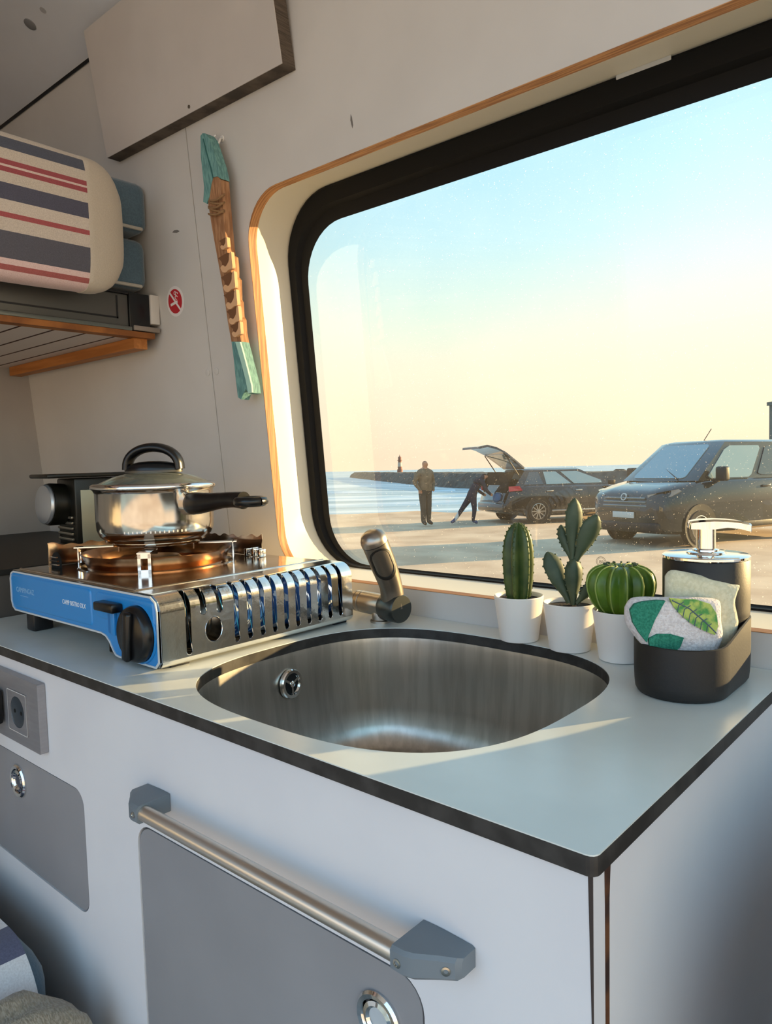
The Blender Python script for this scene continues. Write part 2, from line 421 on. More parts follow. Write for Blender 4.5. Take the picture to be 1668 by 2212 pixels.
mk('button_cap', lathe([(0.011, -0.002), (0.011, 0.0012), (0.009, 0.0022), (0, 0.0022)], 24, M), mat('cap_grey', '#77787c', 0.6), ceil)
d = ray(93, 22); t_ = (1.922+s_*(CAM.y-0.300)-CAM.z)/(d.z-s_*d.y); p = CAM+d*t_
mk('screw_plug', lathe([(0.006, -0.002), (0.006, 0.0005), (0, 0.0007)], 20, axis_m(p, (0, -0.475, -0.88))), mat('plug_grey', '#a9a9ad', 0.6), ceil)

M_PART = mat('partition_grey', '#a39d98', 0.5, col2='#9c9691', scale=5)
o = mk('wall_left', boxw((-1.66, -1.36, 0), (-1.612, 0.46, 2.05)), M_PART, None, smooth=0); tag(o, kind='structure')
o = mk('floor', boxw((-1.66, -1.36, -0.03), (1.15, 0.50, 0.0)), mat('floor_vinyl', '#6d6a66', 0.5, col2='#5f5c58', scale=14), None, smooth=0); tag(o, kind='structure')
# far side of the van: closed behind the bench, wide open sliding door beside the camera
o = mk('wall_front', boxw((-1.66, -1.40, 0), (-1.02, -1.36, 2.05)), M_WALL, None, smooth=0); tag(o, kind='structure')

# rest of the van's own body on the sea side (cab door) and at the rear, unseen, added to shade the ground outside
o = mk('wall_right', boxw((1.16, 0.46, -0.25), (2.75, 0.50, 1.95)), M_WALL, None, smooth=0); tag(o, kind='structure')
o = mk('wall_rear', boxw((-2.75, -1.36, -0.25), (-1.665, 0.46, 2.05)), M_WALL, None, smooth=0); tag(o, kind='structure')
# unseen seat added beside the cabinet end to shade its side panel
fs_ = thing('shade_seat', 'unseen dark grey seat added to shade the cabinet end panel', 'seat', (0.30, 0.25, 0.0))
M_SEAT = mat('seat_fabric', '#25272b', 0.9, bump=0.3, scale=300)
mk('seat_base', boxw((0.17, -0.02, 0.0005), (0.55, 0.40, 0.40), 0.03, 3), M_SEAT, fs_)
mk('backrest', boxw((0.12, 0.06, 0.05), (0.235, 0.425, 0.86), 0.045, 4), M_SEAT, fs_)
# ================================================================== WORKTOP, CABINET, SINK
def superell(cx, cy, a, b, n, k=72):
    o = []
    for i in range(k):
        t = 2*pi*i/k; c, s = cos(t), sin(t)
        o.append((cx+a*math.copysign(abs(c)**(2/n), c), cy+b*math.copysign(abs(s)**(2/n), s)))
    return o
SX, SY = -0.316, 0.2075
SINK = superell(SX, SY, 0.197, 0.184, 2.9, 96)
WT = rrect(-0.992, 0.0, 0.0, 0.4395, (0.002, 0.006, 0.002, 0.002), 4)
work = thing('worktop', 'pale grey laminate worktop with black core edge around the sink', 'worktop', (-0.5, 0.22, 0.887))
mk('laminate_top', plate(WT, [SINK], 0.0009, lambda x, y, d: (x, y, ZC-d)), M_WORK, work, smooth=0)
mk('black_core', plate(WT, [SINK], 0.0120, lambda x, y, d: (x, y, ZC-0.0009-d)), M_CORE, work, smooth=0, label='black core edge of the worktop')

# low dark ledge past the worktop end (bed box)
led = thing('storage_box', 'dark grey low box past the worktop end, behind the camping stove', 'box', (-1.3, 0.2, 0.0))
mk('carcass', boxw((-1.605, 0.004, 0.0), (-0.9945, 0.428, 0.9635)), mat('ledge_grey', '#4b4744', 0.6), led, smooth=0)
mk('lid', boxw((-1.608, 0.0, 0.964), (-0.990, 0.428, 0.973), 0.001), mat('ledge_black', '#1a1816', 0.5), led, smooth=0)

cab = thing('kitchen_cabinet', 'white kitchen cabinet with flush grey doors and a steel grab rail', 'cabinet', (-0.5, 0.2, 0.0))
D0 = rrect(-0.960, -0.621, 0.613, 0.757, 0.018, 6)
D1 = rrect(-0.503, -0.133, 0.330, 0.7585, 0.022, 6)
def grow(o, x0, x1, z0, z1, g, r): return rrect(x0-g, x1+g, z0-g, z1+g, r+g, 6)
H0 = grow(D0, -0.960, -0.621, 0.613, 0.757, 0.0018, 0.018); H1 = grow(D1, -0.503, -0.133, 0.330, 0.7585, 0.0024, 0.022)
ffn = lambda o: (lambda x, z, d: (x, o+d, z))
mk('front_panel', plate([(-0.992, 0.0), (-0.0045, 0.0), (-0.0045, 0.8868), (-0.992, 0.8868)], [H0, H1], 0.0155, ffn(0.006)), M_CAB, cab, smooth=0)
mk('side_panel', boxw((-0.020, 0.0255, 0.0), (-0.0045, 0.436, 0.8868)), M_CAB, cab, smooth=0)
mk('corner_backing', boxw((-0.10, 0.0216, 0.0), (-0.0080, 0.0254, 0.8868)), mat('stained_joint', '#2a140c', 0.8, col2='#5a3418', scale=40), cab, smooth=0, label='dark stained joint at the cabinet corner')
for (nm, o, hi) in (('drawer_front', D0, 0), ('door', D1, 1)):
    dr = mk(nm, plate(o, [], 0.014, ffn(0.0070)), M_DOOR, cab, smooth=0)
    lx, lz = ((-0.795, 0.724), (-0.174, 0.713))[hi]
    M = axis_m((lx, 0.0070, lz), (0, -1, 0))
    k = mk('latch_ring', lathe([(0.0205, 0), (0.0213, 0.0022), (0.0195, 0.0042), (0.0160, 0.0036), (0.0148, 0.0012), (0.0148, 0.0002)], 40, M), M_CHROMEB, dr)
    k = mk('latch_button', lathe([(0.0145, 0.0003), (0.0142, 0.0030), (0.0110, 0.0038), (0.0090, 0.0018), (0.0, 0.0014)], 32, M), M_CHROMEB, dr)
mk('gap_backing', plate([(-0.97, 0.30), (-0.06, 0.30), (-0.06, 0.80), (-0.97, 0.80)], [], 0.002, ffn(0.0222)), M_CABGAP, cab, smooth=0)
mk('joint_stain', plate([(0.0205, 0.8868), (0.0290, 0.8868), (0.0268, 0.862), (0.0262, 0.80), (0.0258, 0.70), (0.0212, 0.70), (0.0212, 0.86)], [], 0.0003, lambda y, z, d: (-0.0044+d, y, z)), mat('stained_joint', '#2a140c', 0.8), cab, smooth=0)
mk('edge_stain', plate([(-0.0075, 0.8868), (-0.0044, 0.8868), (-0.0044, 0.66), (-0.0049, 0.66), (-0.0054, 0.78)], [], 0.0003, ffn(0.0057)), mat('edge_stain_dark', '#3a302c', 0.8), cab, smooth=0)
# grab rail
rail = mk('grab_rail', tube([(-0.448, -0.022, 0.800), (-0.120, -0.022, 0.800)], 0.0072, 24), mat('rail_steel', '#d9d2c8', 0.36, 1.0, aniso=0.6), cab)
def bracket(x, s):
    """x = rail end, s = outward direction along x"""
    bm = BM(); rings = []
    for (dx, hz, y0, y1) in ((-0.004, 0.0086, 0.0055, -0.0302), (0.006, 0.0088, 0.0055, -0.0304), (0.013, 0.0088, 0.0055, -0.0284), (0.026, 0.0082, 0.0055, -0.0195), (0.036, 0.0076, 0.0055, -0.0135), (0.0385, 0.0064, 0.0055, -0.0095)):
        ch = 0.0024
        rings.append([V((x+s*dx, y, 0.800+z)) for y, z in ((y0, -hz), (y1+ch, -hz), (y1, -hz+ch), (y1, hz-ch), (y1+ch, hz), (y0, hz))])
    add_loft(bm, rings, caps=True)
    b = mk('rail_bracket', bm, M_GREYPL, rail, smooth=25)
    for dx, yy, nn in ((0.002, -0.0303, (0, -1, 0)), (0.031, -0.0165, (s*0.62, -1, 0))):
        mk('screw', lathe([(0.0031, -0.0015), (0.0031, 0.0006), (0.0018, 0.0008), (0.0014, -0.0004), (0, -0.0004)], 20, axis_m((x+s*dx, yy, 0.7995), nn)), M_SCREW, rail)
bracket(-0.4440, -1); bracket(-0.1250, 1)

# socket
sk = thing('power_socket', 'brushed grey double socket plate on the cabinet front', 'socket', (-0.78, 0.006, 0.78))
M_SOCK = mat('socket_steel', '#98969a', 0.38, 0.5, col2='#939195', scale=30, stretch=(1, 1, 8))
mk('face_plate', plate(rrect(-0.880, -0.7005, 0.7845, 0.8695, 0.002, 3), [], 0.0095, ffn(-0.0040)), M_SOCK, sk, smooth=0)
sq = rrect(-0.7845, -0.7305, 0.799, 0.851, 0.002, 3); cc = (-0.7575, 0.825)
circ = [(cc[0]+0.0198*cos(2*pi*k/32), cc[1]+0.0198*sin(2*pi*k/32)) for k in range(32)]
ins = mk('socket_insert', plate(sq, [circ], 0.0012, ffn(-0.0053)), M_SOCK, sk, smooth=0)
M = axis_m((cc[0], -0.0050, cc[1]), (0, -1, 0))
mk('socket_cup', lathe([(0.0198, 0.0), (0.0190, -0.0008), (0.0188, -0.0009), (0.0, -0.0009)], 32, M), mat('socket_dark', '#3a4148', 0.35), ins)
for dz in (-0.009, 0.009):
    mk('pin_hole', lathe([(0.0026, -0.0006), (0.0024, -0.0003), (0, -0.0003)], 14, axis_m((cc[0]+dz, -0.0050, cc[1]), (0, -1, 0))), M_DARK, ins)
mk('rim_line', loft([[(x, -0.0056, z) for x, z in sq], [((x-cc[0])*0.965+cc[0], -0.0056, (z-cc[1])*0.965+cc[1]) for x, z in sq]]), mat('rim_pale', '#c9c8c6', 0.4), ins, smooth=0)
pl = thing('plug', 'black plug pushed into the double socket', 'plug', (-0.83, -0.02, 0.80))
mk('plug_body', boxw((-0.856, -0.030, 0.8020), (-0.7965, -0.0058, 0.8465), 0.004), M_BLACKG, pl)
mk('cable', tube(smooth_path([(-0.833, -0.028, 0.82), (-0.833, -0.045, 0.812), (-0.836, -0.052, 0.78), (-0.86, -0.06, 0.68), (-0.88, -0.10, 0.602), (-0.95, -0.16, 0.5985)]), 0.003, 8), M_BLACKG, pl)

# sink
sink = thing('sink', 'stainless steel undermount sink bowl let into the worktop', 'sink', (SX, SY, 0.74))
rings = []
for k, z in ((1.06, 0.8865), (1.012, 0.8862), (1.008, 0.880), (0.995, 0.84), (0.975, 0.795), (0.955, 0.772), (0.91, 0.752), (0.84, 0.742), (0.5, 0.7385), (0.18, 0.737)):
    rings.append([(SX+(x-SX)*k, SY+(y-SY)*k, z) for x, y in SINK])
bm = BM(); vr = add_loft(bm, rings); bm.faces.new(vr[-1])
bowl = mk('bowl', bm, mat('sink_steel', '#c4beb6', 0.34, 1.0, col2='#b3ada5', scale=90, stretch=(1, 1, 0.05), bump=0.05, aniso=0.5), sink, smooth=60)
q = onx(632, 1478, SX-0.192); od = V((1, 0.06, 0.12))
# overflow sits on the left side of the bowl
ow = (q.y-SY)/0.184; ox = SX-0.197*(1-abs(ow)**2.9)**(1/2.9)*0.999+0.0015
M = axis_m((ox+0.002, q.y, q.z), (1, 0.10, 0.06))
ov = mk('overflow', lathe([(0.0185, -0.003), (0.0185, 0.0008), (0.0172, 0.0022), (0.0135, 0.0018), (0.0125, -0.0006), (0.0122, -0.001)], 36, M), M_CHROME, sink)
mk('overflow_dark', lathe([(0.0124, -0.0009), (0.0, -0.0009)], 30, M), M_DARK, ov)
bm = BM()
for a in (0.5, 0.5+2*pi/3, 0.5+4*pi/3):
    add_box(bm, (0.0064*cos(a), 0.0064*sin(a), 0.0005), (0.0125, 0.0028, 0.0014), rot=Matrix.Rotation(a, 3, 'Z'))
add_lathe(bm, [(0.0042, -0.0004), (0.0040, 0.0016), (0.0025, 0.0024), (0, 0.0026)], 18)
bmesh.ops.transform(bm, matrix=M, verts=bm.verts)
mk('overflow_star', bm, M_CHROME, ov)
mk('drain', lathe([(0.034, 0.7372), (0.036, 0.7392), (0.030, 0.7398), (0.026, 0.7385), (0.0, 0.7382)], 36, TR(SX, SY, 0)), M_CHROME, sink)

# ================================================================== FAUCET
fa = thing('faucet', 'folding metal faucet with a dark lever on the worktop corner', 'faucet', (-0.503, 0.378, 0.9))
M_NICK = mat('brushed_nickel', '#a39b92', 0.34, 1.0)
M_GUN = mat('dark_metal_paint', '#847c72', 0.32, 0.9)
M_GUND = mat('dark_metal_joint', '#4b4d4a', 0.35, 0.8)
ax = V((0.97, -0.12, 0)).normalized(); pr = V((-ax.y, ax.x, 0))
B0 = V((-0.497, 0.381, 0.9))
c0 = B0+V((0, 0, 0.0235))
mk('base_stub', lathe([(0.0150, 0.0), (0.0150, 0.003), (0.0125, 0.004), (0.0125, 0.016), (0.011, 0.020)], 28, TR(*B0), cap=True), M_NICK, fa)
mk('body', lathe([(0.0, -0.052), (0.0135, -0.052), (0.0150, -0.0505), (0.0150, -0.046), (0.0138, -0.0455), (0.0138, -0.0445), (0.0152, -0.0440), (0.0152, -0.0365), (0.0142, -0.036), (0.0142, -0.0345), (0.0154, -0.034), (0.0154, 0.012), (0.0, 0.012)], 36, axis_m(c0, ax)), M_NICK, fa)
mk('joint', lathe([(0.0, 0.0105), (0.0185, 0.0105), (0.0195, 0.012), (0.0195, 0.040), (0.0182, 0.0425), (0.0, 0.0428)], 40, axis_m(c0, ax)), M_GUND, fa)
J = c0+ax*0.0265
path = smooth_path([J, J+V((0, 0, 0.030))+pr*-0.004, J+V((0, 0, 0.062))+pr*-0.017, J+V((0, 0, 0.090))+pr*-0.030], 5)
radii = [interp([(0, 0.0165), (0.35, 0.0155), (0.6, 0.0172), (1, 0.0178)], i/(len(path)-1)) for i in range(len(path))]
armd = (path[-1]-path[-2]).normalized()
lev = mk('lever', tube(path, radii, 28, up=ax), M_GUN, fa)
mk('spout_cap', lathe([(0.0182, 0.0), (0.0182, 0.005), (0.0174, 0.0085), (0.0145, 0.0135), (0.009, 0.0170), (0.0, 0.0184)], 32, axis_m(path[-1]+armd*0.0012, armd)), M_NICK, fa)
mk('cap_ring', lathe([(0.0176, -0.0010), (0.0176, 0.0012)], 32, axis_m(path[-1], armd)), M_BLACK, fa)
# recessed oval in the front of the lever
tw = (CAM-path[-1]); tw = (tw-armd*tw.dot(armd)).normalized(); sd_ = armd.cross(tw)
pc = path[-1]-armd*0.020
bm = BM(); ol = rrect(-0.0145, 0.0145, -0.028, 0.018, 0.0140, 8)
rg = []
for k, dd in ((1.0, -0.001), (1.0, 0.0006), (0.86, 0.0006), (0.80, -0.0016), (0.4, -0.0022)):
    rg.append([pc+sd_*(u*k)+armd*(v*k)+tw*(sqrt(max(0.0176**2-(u*k)**2, 0))+dd) for u, v in ol])
vr = add_loft(bm, rg); bm.faces.new(vr[-1])
mk('lever_recess', bm, mat('lever_dark', '#1d1a17', 0.45, 0.2), lev)

# ================================================================== CAMPING STOVE
X0, X1, Y0, Y1, ZT = -0.905, -0.527, 0.055, 0.355, 0.983
BX, BY = -0.772, 0.208
stv = thing('camping_stove', 'blue and chrome portable gas stove on the worktop', 'stove', (-0.716, 0.205, 0.9))
M_BLUE = mat('stove_blue', '#1f7fc4', 0.32, coat=0.4)
M_DECK = mat('stove_chrome', '#d9d4ce', 0.13, 1.0, col2='#c9bfb3', scale=30, bump=0.06, bscale=60)
M_COPPER = mat('heat_tinted_steel', '#b88a63', 0.2, 1.0, col2='#8c5f3e', scale=18, bump=0.05)
# front panel outline (x, z)
LB = 0.9265
fo = [(-0.612, 0.9035), (-0.5345, 0.9035), (-0.5275, 0.9105), (-0.5275, 0.967), (-0.5305, 0.977), (-0.540, 0.9825), (-0.893, 0.9825), (-0.901, 0.979), (-0.905, 0.971), (-0.905, 0.940), (-0.901, 0.931), (-0.893, LB), (-0.652, LB), (-0.642, 0.9245), (-0.634, 0.919), (-0.626, 0.909), (-0.620, 0.9045)]
fpl = mk('front_panel', plate(fo, [], 0.0022, ffn(Y0)), M_BLUE, stv, smooth=0)
cx_ = sum(p[0] for p in fo)/len(fo)
def inset(o, g):
    """offset of a polygon towards its inside"""
    n = len(o); r = []
    area = sum(o[i][0]*o[(i+1) % n][1]-o[(i+1) % n][0]*o[i][1] for i in range(n))
    s = 1 if area > 0 else -1
    for i in range(n):
        a = V((*o[i-1], 0)); b = V((*o[i], 0)); c = V((*o[(i+1) % n], 0))
        d1 = (b-a).normalized(); d2 = (c-b).normalized()
        n1 = V((-d1.y, d1.x, 0))*s; n2 = V((-d2.y, d2.x, 0))*s
        m_ = (n1+n2); m_ = m_/max(m_.length_squared/2, 0.5)
        q = b+m_*g; r.append((q.x, q.y))
    return r
rimw = inset(fo, 0.0022)
mk('panel_rim', loft([[(x, Y0+0.003, z) for x, z in fo], [(x, Y0-0.0012, z) for x, z in fo], [(x, Y0-0.0012, z) for x, z in rimw], [(x, Y0, z) for x, z in rimw]]), mat('rim_white', '#cfd6dc', 0.3, 0.3), fpl, smooth=0)
# pressed fields
def pressed(o, h, name, par):
    r1, r2 = inset(o, 0.0016), inset(o, 0.0028)
    bm = BM(); vr = add_loft(bm, [[(x, Y0+0.0001, z) for x, z in o], [(x, Y0-h, z) for x, z in r1], [(x, Y0-h, z) for x, z in r2]]); bm.faces.new(vr[-1])
    return mk(name, bm, M_BLUE, par, smooth=50)
pressed(rrect(-0.8985, -0.672, 0.9325, 0.9775, 0.006, 4), 0.0014, 'pressed_field', fpl)
pressed(rrect(-0.660, -0.5335, 0.945, 0.977, 0.006, 4), 0.0014, 'pressed_field', fpl)
M_PRINT = mat('print_white', '#e8edf2', 0.5)
M_PRINT2 = mat('print_faint', '#8db6da', 0.5)
MT = Matrix(((1, 0, 0, -0.8835), (0, 0, -1, Y0-0.0017), (0, 1, 0, 0.9545), (0, 0, 0, 1)))
text_mesh('lettering', 'CAMPINGAZ', 0.0098, MT, M_PRINT2, fpl, depth=0.0001)
text_mesh('lettering', '-------------', 0.006, MT @ TR(0.012, -0.006, 0), M_PRINT2, fpl, depth=0.0001)
MT2 = MT.copy(); MT2.translation = V((-0.746, Y0-0.0017, 0.9525)); text_mesh('lettering', 'CAMP BISTRO DLX', 0.0084, MT2, M_PRINT, fpl, depth=0.0001, sx=0.86)
# slot + lever + knob
mk('lever_slot', plate(rrect(-0.633, -0.603, 0.930, 0.966, 0.003, 3), [], 0.0012, ffn(Y0-0.0016)), mat('stove_blue_deep', '#1a69a8', 0.4), fpl, smooth=0)
mk('cartridge_lever', boxw((-0.640, Y0-0.016, 0.9585), (-0.597, Y0-0.001, 0.9690), 0.0025), M_BLACKG, stv)
mk('lever_stem', boxw((-0.622, Y0-0.005, 0.930), (-0.612, Y0-0.001, 0.9585), 0.001), M_BLUE, stv)
KC = V((-0.5655, Y0, 0.9385))
kn = mk('knob', lathe([(0.0315, -0.001), (0.0318, -0.007), (0.0300, -0.0115), (0.0270, -0.0135), (0.0, -0.0145)], 44, Matrix.Translation(KC) @ Matrix.Rotation(-pi/2, 4, 'X') @ Matrix.Diagonal((1, 1, -1, 1)) @ Matrix.Diagonal((1, 1, -1, 1))), M_BLACKG, stv)
bm = BM(); add_box(bm, (KC.x+0.001, Y0-0.0165, KC.z-0.001), (0.012, 0.008, 0.056), 0.0035, 3, rot=Matrix.Rotation(radians(8), 3, 'Y'))
mk('knob_grip', bm, M_BLACKG, kn)
mk('knob_collar', lathe([(0.0345, 0.0), (0.0340, 0.0016), (0.0322, 0.0018)], 44, axis_m(KC+V((0, -0.0003, 0)), (0, -1, 0))), M_BLUE, fpl)
# chrome deck with a dished ring round the burner
deck_hole = [(BX+0.1085*cos(2*pi*k/64), BY+0.1085*sin(2*pi*k/64)) for k in range(64)]
dk = mk('deck', plate(rrect(X0+0.004, -0.5745, Y0+0.001, Y1, 0.004, 3), [deck_hole], 0.001, lambda x, y, d: (x, y, ZT-d)), M_DECK, stv, smooth=0)
mk('deck_dish', lathe([(0.1085, ZT-0.0005), (0.104, ZT+0.0015), (0.099, ZT-0.001), (0.095, ZT-0.008), (0.060, ZT-0.010), (0.03, ZT-0.008)], 64, TR(BX, BY, 0)), M_DECK, stv, smooth=50)
mk('deck_ridge', tube([(-0.580, Y0+0.004, ZT+0.0002), (-0.580, Y1-0.002, ZT+0.0002)], 0.0022, 10), M_DECK, stv)
mk('deck_ridge', tube([(X0+0.012, Y0+0.010, ZT+0.0002), (-0.585, Y0+0.010, ZT+0.0002)], 0.0020, 10), M_DECK, stv)
mk('body_shell', loft([[(X0, y, z) for y, z in ((Y0+0.002, LB), (Y1, LB), (Y1, ZT-0.003), (Y0+0.002, ZT-0.003))], [(X0+0.004, y, z) for y, z in ((Y0+0.002, LB), (Y1, LB), (Y1, ZT-0.0012), (Y0+0.002, ZT-0.0012))], [(-0.640, y, z) for y, z in ((Y0+0.002, LB), (Y1, LB), (Y1, ZT-0.0012), (Y0+0.002, ZT-0.0012))]]), M_DECK, stv, smooth=0)
mk('bay_wall', boxw((-0.641, Y0+0.0025, 0.906), (-0.639, Y1-0.001, ZT-0.012)), mat('bay_dark', '#3a3733', 0.5, 0.4), stv, smooth=0)
mk('base_tray', boxw((-0.640, Y0+0.0025, 0.9045), (-0.530, Y1-0.001, 0.9058)), mat('bay_floor', '#8d8880', 0.35, 0.8), stv, smooth=0)
mk('back_panel', plate([(-0.905, LB), (-0.640, LB), (-0.62, 0.9045), (-0.530, 0.9045), (-0.530, 0.974), (-0.545, 0.9815), (-0.905, 0.9815)], [], 0.001, ffn(Y1-0.0008)), M_DECK, stv, smooth=0)
# slotted cartridge cover: unrolled plate (y, s) bent over the edge
RB = 0.019; xb = X1-RB; S1 = xb-(-0.5745); S2 = S1+RB*pi/2; S3 = S2+(ZT-RB-0.9105); S4 = S3+0.008
def bend(y, s, d):
    if s <= S1: return V((-0.5745+s, y, ZT+0.0006-d))
    if s <= S2:
        a = (s-S1)/RB; r = RB+0.0006-d; return V((xb+r*sin(a), y, ZT-RB+r*cos(a)))
    if s <= S3: return V((X1+0.0006-d, y, ZT-RB-(s-S2)))
    a = (s-S3)/0.008*1.2; r = 0.0067; return V((X1+0.0006-d-r*(1-cos(a)), y, 0.9105-r*sin(a)))
def slot(yc, hw, s0, s1, tilt=0.0):
    o = []
    for k in range(9): a = pi+pi*k/8; o.append((yc+hw*cos(a), s0+hw+hw*sin(a)))
    for k in range(9): a = pi*k/8; o.append((yc+hw*cos(a), s1-hw+hw*sin(a)))
    return o
TS = S1+0.004
holes = [slot(0.0915, 0.0036, TS, S3-0.002), slot(0.1120, 0.0040, TS+0.001, S2+0.010), slot(0.1345, 0.0040, TS+0.001, S2+0.011)]
hc = (0.1255, S2+0.029); holes.append([(hc[0]+0.0118*cos(2*pi*k/28), hc[1]+0.0145*sin(2*pi*k/28)) for k in range(28)])
for i in range(10): holes.append(slot(0.1580+i*0.0193, 0.0037, TS, S3-0.003))
bm = BM()
fs = add_plate(bm, [(Y0+0.0025, 0), (Y1, 0), (Y1, S4), (Y0+0.0025, S4)], holes, 0.0, lambda u, v, d: (u, v, 0))
cuts = [S1+(S2-S1)*k/18 for k in range(19)]+[S3+(S4-S3)*k/3 for k in range(3)]
for c in cuts:
    bmesh.ops.bisect_plane(bm, geom=bm.verts[:]+bm.edges[:]+bm.faces[:], dist=1e-7, plane_co=(0, c, 0), plane_no=(0, 1, 0))
for v in bm.verts: v.co = bend(v.co.x, v.co.y, 0)
bmesh.ops.recalc_face_normals(bm, faces=bm.faces)
cov = mk('cartridge_cover', bm, mat('cover_chrome', '#f0eee8', 0.14, 1.0, bump=0.12, scale=90), stv, smooth=0)
sm = cov.modifiers.new('sheet', 'SOLIDIFY'); sm.thickness = 0.0009; sm.offset = 0
# raised lips round the slots and the round hole
for hl in holes[:3]+holes[4:]:
    mk('slot_lip', tube([bend(a, b, -0.0003) for a, b in hl+[hl[0]]], 0.0006, 5, cap=False), M_CHROMEB, cov)
mk('hole_lip', tube([bend(hc[0]+0.0118*cos(2*pi*k/28), hc[1]+0.0145*sin(2*pi*k/28), 0) for k in range(29)], 0.0008, 6, cap=False), M_CHROMEB, cov)
# feet
M_FOOT = mat('foot_black', '#16171b', 0.4)
for (fx, fy) in ((-0.862, 0.074), (-0.862, 0.330)):
    mk('foot', boxw((fx-0.012, fy-0.014, 0.9), (fx+0.012, fy+0.014, LB+0.001), 0.003), M_FOOT, stv)
for (fx, fy) in ((-0.545, 0.085), (-0.545, 0.340)):
    mk('foot', boxw((fx-0.010, fy-0.012, 0.9), (fx+0.010, fy+0.012, 0.9060), 0.001), M_FOOT, stv)
# drip bowl, burner, pan supports
mk('drip_bowl', lathe([(0.048, ZT-0.004), (0.080, ZT-0.002), (0.094, ZT+0.003), (0.0985, ZT+0.0165), (0.1030, ZT+0.0205), (0.1042, ZT+0.0198), (0.1005, ZT+0.0150), (0.0965, ZT+0.004), (0.0945, ZT-0.001)], 72, TR(BX, BY, 0)), M_COPPER, stv, smooth=50)
mk('burner_base', lathe([(0.046, ZT-0.006), (0.045, ZT+0.004), (0.040, ZT+0.006), (0.036, ZT+0.004)], 48, TR(BX, BY, 0)), M_STEEL, stv)
brn = mk('burner_head', lathe([(0.034, ZT-0.004), (0.034, ZT+0.008), (0.030, ZT+0.012), (0.018, ZT+0.0125), (0.0, ZT+0.011)], 48, TR(BX, BY, 0)), mat('burner_brass', '#a8854f', 0.35, 1.0), stv)
for k in range(16):
    a = 2*pi*k/16
    bm = BM(); add_box(bm, (BX+0.0342*cos(a), BY+0.0342*sin(a), ZT+0.004), (0.001, 0.003, 0.005), rot=Matrix.Rotation(a, 3, 'Z')); mk('flame_port', bm, M_DARK, brn, smooth=0)
ZP = 1.0125
tow = V((CAM.x-BX, CAM.y-BY, 0)).normalized(); a0 = math.atan2(tow.y, tow.x)-0.16
for k in range(4):
    a = a0+k*pi/2; u = V((cos(a), sin(a), 0)); v = V((-sin(a), cos(a), 0)); c = V((BX, BY, 0))
    bm = BM(); hw = 0.0085
    # strap with a slot: two posts and two bridges, then a pointed arm inward
    for s in (-1, 1): add_box(bm, c+u*0.1075+v*s*(hw-0.002)+V((0, 0, ZT+0.013)), (0.0016, 0.004, 0.027), rot=Matrix.Rotation(a, 3, 'Z'))
    add_box(bm, c+u*0.1075+V((0, 0, ZT+0.0025)), (0.0016, 2*hw, 0.006), rot=Matrix.Rotation(a, 3, 'Z'))
    add_box(bm, c+u*0.1075+V((0, 0, ZT+0.0245)), (0.0016, 2*hw, 0.008), rot=Matrix.Rotation(a, 3, 'Z'))
    add_box(bm, c+u*0.086+V((0, 0, ZT+0.0278)), (0.054, 2*hw, 0.0014), rot=Matrix.Rotation(a, 3, 'Z'))
    add_box(bm, c+u*0.052+V((0, 0, ZT+0.0240)), (0.0016, 2*hw, 0.008), rot=Matrix.Rotation(a, 3, 'Z'))
    mk('pan_support', bm, M_CHROME, stv, smooth=0)
# wind shield with a ragged top edge: left side and back
def ragged(L_, h, n=46):
    o = [(0, 0), (L_, 0), (L_-0.001, h*0.55)]
    o += [(L_+0.001, h*0.75), (L_, h*1.02)]
    for k in range(n):
        t = 1-(k+1)/(n+1); o.append((L_*t, h*(0.86+0.05*sin(t*52)+0.035*sin(t*23+1)+0.10*(abs(t-0.5)*2)**3)))
    o += [(0, h*1.0), (0.001, h*0.7)]
    return o
M_SHIELD = mat('shield_steel', '#e2d6cd', 0.14, 1.0, bump=0.08, scale=24)
lv = [(0.045+0.015*cos(pi*k/12), 0.003+0.016*sin(pi*k/12)) for k in range(13)]
ws = mk('wind_shield_side', plate(ragged(0.235, 0.033), [], 0.0008, lambda u, v, d: (-0.886+d, 0.101+u, ZT+0.0006+v)), M_SHIELD, stv, smooth=0)
mk('wind_shield_back', plate(ragged(0.192, 0.033), [], 0.0008, lambda u, v, d: (-0.886+u, 0.3375-d, ZT+0.0006+v)), M_SHIELD, stv, smooth=0)
for k in range(3):
    x = -0.72+0.016*k; mk('shield_clip', boxw((x-0.003, 0.325, ZT+0.0004), (x+0.003, 0.3365, ZT+0.012), 0.001), M_CHROME, stv)
# dark arched plate with chrome bars, front left of the deck
mk('dark_arch', plate([(-0.874+0.000, 0.0)]+[(-0.860-0.014*cos(pi*k/14), 0.016*sin(pi*k/14)+0.006) for k in range(15)]+[(-0.846, 0.0)], [], 0.002, lambda x, z, d: (x, 0.100+d, ZT+0.0002+z)), M_DARK, stv, smooth=0)
for k in range(3):
    hwv = (0.0125, 0.0115, 0.009)[k]
    mk('arch_bar', boxw((-0.860-hwv, 0.0965, ZT+0.0045+0.0052*k), (-0.860+hwv, 0.0992, ZT+0.0060+0.0052*k)), M_CHROME, stv, smooth=0)

